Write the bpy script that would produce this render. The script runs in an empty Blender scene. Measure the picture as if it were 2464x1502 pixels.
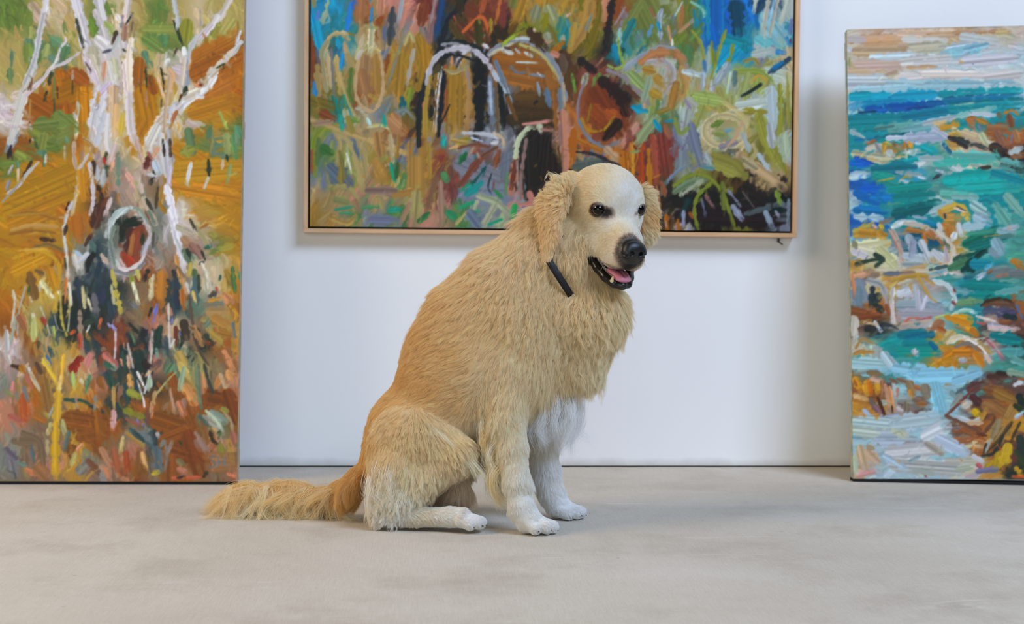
import bpy, math, random
import numpy as np
from math import sin, cos, tan, radians, degrees, pi, sqrt, atan2
from mathutils import Vector, Matrix
random.seed(4)
scene = bpy.context.scene
COL = scene.collection

# ------------------------------------------------------------------ camera (50 mm, low, behind the dog's height)
CAM_H, CAM_YAW, CAM_PITCH, CAM_ROLL, FPX = .545, 3.6, -1.83, .5, 2464*50/36
def camera_axes():
    y, p, r = radians(CAM_YAW), radians(CAM_PITCH), radians(CAM_ROLL)
    f = np.array([sin(y)*cos(p), cos(y)*cos(p), sin(p)]); r0 = np.array([cos(y), -sin(y), 0]); u0 = np.cross(r0, f)
    return np.array([0, 0, CAM_H]), r0*cos(r)+u0*sin(r), -r0*sin(r)+u0*cos(r), f
CO, CR, CU, CF = camera_axes()
cd = bpy.data.cameras.new('camera'); cam = bpy.data.objects.new('camera', cd); COL.objects.link(cam)
cam.matrix_world = Matrix(((CR[0], CU[0], -CF[0], CO[0]), (CR[1], CU[1], -CF[1], CO[1]), (CR[2], CU[2], -CF[2], CO[2]), (0, 0, 0, 1)))
cd.lens, cd.sensor_width, cd.sensor_fit = 50, 36, 'HORIZONTAL'
cd.clip_start = .02
cd.dof.use_dof = True; cd.dof.focus_distance = 2.86; cd.dof.aperture_fstop = 4.2
scene.camera = cam
# ------------------------------------------------------------------ world, daylight and exposure
w = bpy.data.worlds.new('world'); scene.world = w; w.use_nodes = True
w.node_tree.nodes['Background'].inputs[0].default_value = (1, .85, .6, 1)
w.node_tree.nodes['Background'].inputs[1].default_value = .04
def window_light(name, loc, aim, size, energy, color):
    ld = bpy.data.lights.new(name, 'AREA'); ld.shape = 'RECTANGLE'; ld.size, ld.size_y = size; ld.energy = energy; ld.color = color
    o = bpy.data.objects.new(name, ld); COL.objects.link(o); o.location = loc
    o.rotation_euler = (Vector(aim)-Vector(loc)).to_track_quat('-Z', 'Y').to_euler()
    return o
window_light('daylight_right', (4.0, -1.6, 5.9), (.3, 3.7, .6), (4.0, 2.4), 600, (.55, .71, 1.0))
window_light('daylight_left', (-3.6, 1.7, 3.4), (.1, 3.0, .2), (1.8, 1.8), 122, (1.0, .808, .60))
window_light('daylight_door', (-1.6, -3.4, 1.3), (.1, 3.2, .5), (3.6, 2.4), 84, (.9, 1.0, .98))
vs = scene.view_settings
vs.view_transform = 'Standard'; vs.look = 'None'; vs.gamma = 1; vs.use_curve_mapping = False; vs.exposure = 0
scene.cycles.use_denoising = True
scene.cycles.max_bounces = 8; scene.cycles.transparent_max_bounces = 8

# ------------------------------------------------------------------ helpers
def lin(c):
    c = np.asarray(c, float)/255
    return np.where(c <= .04045, c/12.92, ((c+.055)/1.055)**2.4)
def col4(c): return (*[float(v) for v in lin(c)], 1)
def tag(o, label=None, cat=None, group=None, kind=None):
    for k, v in (('label', label), ('category', cat), ('group', group), ('kind', kind)):
        if v: o[k] = v
    return o
def link(name, data, parent=None, mat=None):
    o = bpy.data.objects.new(name, data); COL.objects.link(o)
    if mat is not None: data.materials.append(mat)
    if parent is not None: o.parent = parent
    return o
def mesh_np(name, V, Q, smooth=True):
    me = bpy.data.meshes.new(name); V = np.asarray(V, np.float32); Q = np.asarray(Q, np.int32)
    n = Q.shape[1]
    me.vertices.add(len(V)); me.vertices.foreach_set('co', V.ravel())
    me.loops.add(Q.size); me.loops.foreach_set('vertex_index', Q.ravel())
    me.polygons.add(len(Q)); me.polygons.foreach_set('loop_start', np.arange(len(Q), dtype=np.int32)*n)
    me.update(calc_edges=True)
    me.polygons.foreach_set('use_smooth', np.full(len(Q), smooth))
    me.update(); return me
def box_mesh(name, boxes, bevel=0):
    """boxes: list of (origin, X, Y, Z) edge vectors"""
    V, Q = [], []
    for o, X, Y, Z in boxes:
        o, X, Y, Z = map(np.asarray, (o, X, Y, Z)); b = len(V)
        for k in range(8): V.append(o+X*(k & 1)+Y*((k >> 1) & 1)+Z*((k >> 2) & 1))
        Q += [[b+i for i in f] for f in ((0, 2, 3, 1), (4, 5, 7, 6), (0, 1, 5, 4), (2, 6, 7, 3), (0, 4, 6, 2), (1, 3, 7, 5))]
    me = mesh_np(name, V, Q, False)
    if bevel:
        import bmesh
        bm = bmesh.new(); bm.from_mesh(me); bmesh.ops.recalc_face_normals(bm, faces=bm.faces)
        bmesh.ops.bevel(bm, geom=bm.edges[:], offset=bevel, segments=2, affect='EDGES'); bm.to_mesh(me); bm.free()
    return me
def material(name):
    m = bpy.data.materials.new(name); m.use_nodes = True
    nt = m.node_tree; return m, nt, nt.nodes['Principled BSDF']
def node(nt, kind, **kw):
    n = nt.nodes.new(kind)
    for k, v in kw.items():
        if k in n.inputs.keys(): n.inputs[k].default_value = v
        else: setattr(n, k, v)
    return n
def ramp(nt, src, stops):
    r = nt.nodes.new('ShaderNodeValToRGB'); nt.links.new(src, r.inputs[0]); e = r.color_ramp.elements
    while len(e) < len(stops): e.new(.5)
    for i, (p, c) in enumerate(stops): e[i].position = p; e[i].color = c if len(c) == 4 else (*c, 1)
    return r.outputs[0]
def mixc(nt, fac, a, b, mode='MIX'):
    m = nt.nodes.new('ShaderNodeMix'); m.data_type = 'RGBA'; m.blend_type = mode
    for s, v in ((m.inputs[0], fac), (m.inputs[6], a), (m.inputs[7], b)):
        if isinstance(v, (float, int, tuple)): s.default_value = v
        else: nt.links.new(v, s)
    return m.outputs[2]

# ------------------------------------------------------------------ the room
WALL_Y = 3.8416
def wall_material():
    m, nt, b = material('white_plaster')
    tc = node(nt, 'ShaderNodeTexCoord')
    n1 = node(nt, 'ShaderNodeTexNoise', Scale=1.3, Detail=3.0); nt.links.new(tc.outputs['Object'], n1.inputs['Vector'])
    c = ramp(nt, n1.outputs[0], [(.35, col4((238, 238, 238))), (.7, col4((244, 243, 242)))])
    # uneven greyer band just above the floor
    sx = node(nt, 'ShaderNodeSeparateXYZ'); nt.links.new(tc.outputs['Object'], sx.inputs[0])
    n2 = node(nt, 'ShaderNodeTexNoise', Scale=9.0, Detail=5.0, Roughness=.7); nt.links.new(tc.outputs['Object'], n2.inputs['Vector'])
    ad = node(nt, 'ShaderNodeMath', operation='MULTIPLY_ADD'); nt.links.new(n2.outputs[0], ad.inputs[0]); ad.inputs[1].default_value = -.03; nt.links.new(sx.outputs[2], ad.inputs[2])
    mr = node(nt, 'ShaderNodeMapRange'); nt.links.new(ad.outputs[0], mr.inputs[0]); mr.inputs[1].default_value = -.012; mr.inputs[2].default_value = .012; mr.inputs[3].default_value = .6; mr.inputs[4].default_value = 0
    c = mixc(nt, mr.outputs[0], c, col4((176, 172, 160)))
    nt.links.new(c, b.inputs['Base Color']); b.inputs['Roughness'].default_value = .95; b.inputs['Specular IOR Level'].default_value = .08
    n3 = node(nt, 'ShaderNodeTexNoise', Scale=160.0, Detail=2.0); nt.links.new(tc.outputs['Object'], n3.inputs['Vector'])
    bp = node(nt, 'ShaderNodeBump', Strength=.06, Distance=.002); nt.links.new(n3.outputs[0], bp.inputs['Height']); nt.links.new(bp.outputs[0], b.inputs['Normal'])
    return m
def floor_material():
    m, nt, b = material('brushed_concrete')
    tc = node(nt, 'ShaderNodeTexCoord'); P = tc.outputs['Object']
    big = node(nt, 'ShaderNodeTexNoise', Scale=1.1, Detail=5.0, Roughness=.6, Distortion=.4); nt.links.new(P, big.inputs['Vector'])
    c = ramp(nt, big.outputs[0], [(.3, col4((188, 177, 160))), (.5, col4((198, 188, 172))), (.72, col4((209, 200, 187)))])
    st = node(nt, 'ShaderNodeTexNoise', Scale=3.2, Detail=6.0, Roughness=.65); nt.links.new(P, st.inputs['Vector'])
    c = mixc(nt, ramp(nt, st.outputs[0], [(.5, (0, 0, 0)), (.72, (.7, .7, .7))]), c, col4((170, 158, 142)))
    # fine grain and broom lines
    mp = node(nt, 'ShaderNodeMapping'); mp.inputs['Scale'].default_value = (60, 700, 1); nt.links.new(P, mp.inputs['Vector'])
    br = node(nt, 'ShaderNodeTexNoise', Scale=1.0, Detail=2.0); nt.links.new(mp.outputs[0], br.inputs['Vector'])
    mp2 = node(nt, 'ShaderNodeMapping'); mp2.inputs['Scale'].default_value = (330, 16, 1); mp2.inputs['Rotation'].default_value = (0, 0, .05); nt.links.new(P, mp2.inputs['Vector'])
    br2 = node(nt, 'ShaderNodeTexNoise', Scale=1.0, Detail=2.0); nt.links.new(mp2.outputs[0], br2.inputs['Vector'])
    gr = node(nt, 'ShaderNodeTexNoise', Scale=420.0, Detail=3.0, Roughness=.7); nt.links.new(P, gr.inputs['Vector'])
    c = mixc(nt, .36, c, ramp(nt, gr.outputs[0], [(.3, (.28, .28, .28)), (.7, (.78, .78, .78))]), 'OVERLAY')
    c = mixc(nt, .2, c, ramp(nt, br.outputs[0], [(.3, (.3, .3, .3)), (.7, (.7, .7, .7))]), 'OVERLAY')
    c = mixc(nt, .13, c, ramp(nt, br2.outputs[0], [(.3, (.3, .3, .3)), (.7, (.7, .7, .7))]), 'OVERLAY')
    # small pits and pale scratches
    vo = node(nt, 'ShaderNodeTexVoronoi', Scale=9.0); nt.links.new(P, vo.inputs['Vector'])
    c = mixc(nt, ramp(nt, vo.outputs['Distance'], [(.0, (.6, .6, .6)), (.045, (0, 0, 0))]), c, col4((120, 104, 84)))
    mp3 = node(nt, 'ShaderNodeMapping'); mp3.inputs['Scale'].default_value = (1.2, 9, 1); mp3.inputs['Rotation'].default_value = (0, 0, -.2); nt.links.new(P, mp3.inputs['Vector'])
    sc = node(nt, 'ShaderNodeTexNoise', Scale=1.7, Detail=9.0, Roughness=.72, Distortion=1.2); nt.links.new(mp3.outputs[0], sc.inputs['Vector'])
    c = mixc(nt, ramp(nt, sc.outputs[0], [(.6, (0, 0, 0)), (.7, (.55, .55, .55))]), c, col4((222, 214, 204)))
    nt.links.new(c, b.inputs['Base Color']); b.inputs['Roughness'].default_value = .78
    ad = node(nt, 'ShaderNodeMath', operation='ADD'); nt.links.new(gr.outputs[0], ad.inputs[0]); nt.links.new(br.outputs[0], ad.inputs[1])
    bp = node(nt, 'ShaderNodeBump', Strength=.25, Distance=.0012); nt.links.new(ad.outputs[0], bp.inputs['Height']); nt.links.new(bp.outputs[0], b.inputs['Normal'])
    return m
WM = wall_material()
floor = link('floor', box_mesh('floor', [((-4, -4.5, -.1), (8.4, 0, 0), (0, 8.5, 0), (0, 0, .1))]), None, floor_material()); tag(floor, kind='structure')
# a hair of shadow gap is left between the plaster board and the slab, closed by a dark strip
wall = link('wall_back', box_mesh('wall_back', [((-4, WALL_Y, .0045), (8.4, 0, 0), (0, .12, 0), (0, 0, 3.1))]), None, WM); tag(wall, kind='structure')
m, nt, b = material('gap_dark'); b.inputs['Base Color'].default_value = col4((58, 54, 48)); b.inputs['Roughness'].default_value = .9
gap = link('trim_1', box_mesh('trim_1', [((-4, WALL_Y+.006, 0), (8.4, 0, 0), (0, .114, 0), (0, 0, .0045))]), None, m); tag(gap, kind='structure')

# ------------------------------------------------------------------ brushwork for the three paintings
# ------------------------------------------------------------------ brushwork
def smooth_line(pts, n=None):
    p = np.array(pts, float)
    if len(p) < 3: return p
    q = [p[0]]
    e = np.vstack([2*p[0]-p[1], p, 2*p[-1]-p[-2]])
    m = max(3, int(14/len(p)))
    for i in range(len(p)-1):
        a, b, c, d = e[i], e[i+1], e[i+2], e[i+3]
        for j in range(1, m+1):
            t = j/m
            q.append(.5*((2*b)+(-a+c)*t+(2*a-5*b+4*c-d)*t*t+(-a+3*b-3*c+d)*t**3))
    return np.array(q)
class Canvas:
    """A painted canvas: colour and paint thickness on a regular grid (x0..x1, y0..y1 in its own units)."""
    def __init__(s, x0, y0, x1, y1, step, seed):
        s.x0, s.y0, s.k = x0, y0, 1/step
        s.W, s.H = int((x1-x0)*s.k)+1, int((y1-y0)*s.k)+1
        s.C = np.zeros((s.H, s.W, 3), np.float32); s.T = np.zeros((s.H, s.W), np.float32)
        s.rng = np.random.default_rng(seed)
        s.tab = s.rng.normal(size=(64, 256)).astype(np.float32)
        for i in range(2): s.tab = (s.tab + np.roll(s.tab, 1, 1))*.7
    def ground(s, rows, pal, xs, ys):
        g = np.array([[pal[ch] for ch in r] for r in rows], np.float32)
        s.g, s.gx, s.gy = g, xs, ys
        s.C[:] = s.look(*np.meshgrid(np.arange(s.W)/s.k+s.x0, np.arange(s.H)/s.k+s.y0))
    def look(s, x, y):
        i = np.clip((y-s.gy[0])/s.gy[1], 0, s.g.shape[0]-1.001)
        j = np.clip((x-s.gx[0])/s.gx[1], 0, s.g.shape[1]-1.001)
        a, b = i.astype(int) if hasattr(i, 'astype') else int(i), j.astype(int) if hasattr(j, 'astype') else int(j)
        fi, fj = (i-a), (j-b)
        if hasattr(fi, 'shape') and fi.shape: fi, fj = fi[..., None], fj[..., None]
        g = s.g
        return (g[a, b]*(1-fi)+g[a+1, b]*fi)*(1-fj)+(g[a, b+1]*(1-fi)+g[a+1, b+1]*fi)*fj
    def near(s, x, y):
        i = int(np.clip(round((y-s.gy[0])/s.gy[1]), 0, s.g.shape[0]-1))
        j = int(np.clip(round((x-s.gx[0])/s.gx[1]), 0, s.g.shape[1]-1))
        return s.g[i, j]
    def stroke(s, pts, w, col, op=.95, streak=.07, dry=.0):
        p = (smooth_line(pts)-[s.x0, s.y0])*s.k
        r = max(w*s.k/2, .55)
        xa, ya = np.floor(p.min(0)-r*1.3-1).astype(int); xb, yb = np.ceil(p.max(0)+r*1.3+2).astype(int)
        xa, ya, xb, yb = max(xa, 0), max(ya, 0), min(xb, s.W), min(yb, s.H)
        if xa >= xb or ya >= yb: return
        Y, X = np.mgrid[ya:yb, xa:xb].astype(np.float32)
        best = np.full(X.shape, 1e9, np.float32); off = np.zeros_like(best); run = np.zeros_like(best); acc = 0
        for a, b in zip(p[:-1], p[1:]) if len(p) > 1 else [(p[0], p[0]+[.01, .01])]:
            d = b-a; L = max(np.hypot(*d), 1e-4); d = d/L
            ax, ay = X-a[0], Y-a[1]
            t = ax*d[0]+ay*d[1]; tc = np.clip(t, 0, L); o = ax*d[1]-ay*d[0]
            dd = np.sqrt((t-tc)**2*.8+o*o)
            m = dd < best
            best = np.where(m, dd, best); off = np.where(m, o, off); run = np.where(m, acc+tc, run)
            acc += L
        k = s.rng.integers(0, 60); ph = s.rng.uniform(0, 200)
        u = off*1.1+ph
        v = (run*.06).astype(int) % 2
        st = s.tab[k, (u.astype(int)) % 256]*(1-(u % 1))+s.tab[k, (u.astype(int)+1) % 256]*(u % 1)
        edge = s.tab[k+1, (run*.5+ph).astype(int) % 256]
        tp = np.clip(np.minimum(run, acc-run)/(1.6*r), 0, 1); rel = run/max(acc, .01)
        rr = r*(1+.16*edge)*(.82+.2*tp)
        al = np.clip((rr-best)/max(.9, r*.2)+.5, 0, 1)*op
        al = al*np.clip(1.15-np.clip((rel-.72)*1.3, 0, .4)*(1+st*.9), .3, 1)
        if dry: al = al*np.clip(1.2+st*.9-dry*1.6, 0, 1)
        al = al[..., None]
        sh = 1+streak*st[..., None]*.8
        sub = s.C[ya:yb, xa:xb]
        s.C[ya:yb, xa:xb] = sub*(1-al)+np.clip(np.asarray(col, np.float32)*sh, 0, 255)*al
        tt = s.T[ya:yb, xa:xb]; a0 = al[..., 0]
        s.T[ya:yb, xa:xb] = tt*(1-a0*.6)+a0*(.5+.25*st+.25*np.clip(best/r, 0, 1)**3)
    def scatter(s, n, box, wr, lr, ang, jit=22, spread=.5, tone=.10, op=.9, own=False):
        R = s.rng
        for _ in range(n):
            x, y = R.uniform(box[0], box[2]), R.uniform(box[1], box[3])
            if own:
                i, j = int((y+R.normal()*jit-s.y0)*s.k), int((x+R.normal()*jit-s.x0)*s.k)
                c = s.C[min(max(i, 0), s.H-1), min(max(j, 0), s.W-1)].copy()
            else: c = s.near(x+R.normal()*jit, y+R.normal()*jit) if R.random() < .75 else s.look(x+R.normal()*jit, y+R.normal()*jit)
            c = c*(1+R.normal()*tone)+R.normal(size=3)*5
            a = (ang(x, y) if callable(ang) else ang)+R.normal()*spread
            L = R.uniform(*lr); b = R.normal()*.25
            d = np.array([np.cos(a), np.sin(a)]); nrm = np.array([-d[1], d[0]])
            P = [np.array([x, y])-d*L/2, np.array([x, y])+nrm*b*L*.5, np.array([x, y])+d*L/2]
            s.stroke(P, R.uniform(*wr), c, op*R.uniform(.7, 1), .08, R.choice([0, 0, .35]))
    def script(s, text):
        """one stroke to a line:  colour  width  x,y x,y ...   (o ring: E cx,cy rx,ry)"""
        for ln in text.strip().split('\n'):
            t = ln.split()
            if not t or t[0] == '#': continue
            c = tuple(int(t[0][i:i+2], 16) for i in (0, 2, 4))
            dry = 0; w = t[1]
            if w[-1] == 'd': dry = .45; w = w[:-1]
            P = [tuple(float(q) for q in a.split(',')) for a in t[2:] if a != 'E']
            if t[2] == 'E':
                (cx, cy), (rx, ry) = P[:2]
                a0 = s.rng.uniform(0, 6)
                P = [(cx+rx*np.cos(a0+a), cy+ry*np.sin(a0+a)) for a in np.linspace(0, 6.1, 9)]
            j = s.rng.normal(size=3)*3
            s.stroke(P, float(w), np.clip(np.array(c)+j, 0, 255), .97, .085, dry)
PAL_MID = dict(k=(25,20,15), n=(75,48,18), b=(140,82,26), r=(145,72,28), m=(122,56,42), o=(184,106,18), y=(168,124,38), t=(178,146,92), c=(202,182,132),
  s=(190,132,108), v=(122,116,34), l=(152,156,72), g=(72,122,62), e=(152,162,122), a=(116,126,140), p=(176,186,182), q=(22,130,132), z=(20,152,192),
  u=(8,104,182), w=(202,202,198), d=(16,52,74))
ROWS_MID = """zzbssmdnrmyeyyrrvevquudpp
zzbssmdnrmyeyyrrvevquudpp
zqtbasdnrkvvqtvagavuuqpz
bzctyykwkbbanvkqetgezzac
ttyyyykykbbbnmmetptepllc
yvryykyykannnrrkltltlppl
vqcavkyykkknsrkmegpltlpv
lattryatawkksomsrmacecvp
gllyayramakknaoommalatvp
altygymmqmkkkttomnevnktt
ttsttlmaeassttttnkkkvnkk
ytgagssgaeaaaattonwkkvka""".split('\n')
ROWS_MID = [r[:24] for r in ROWS_MID]
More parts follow.
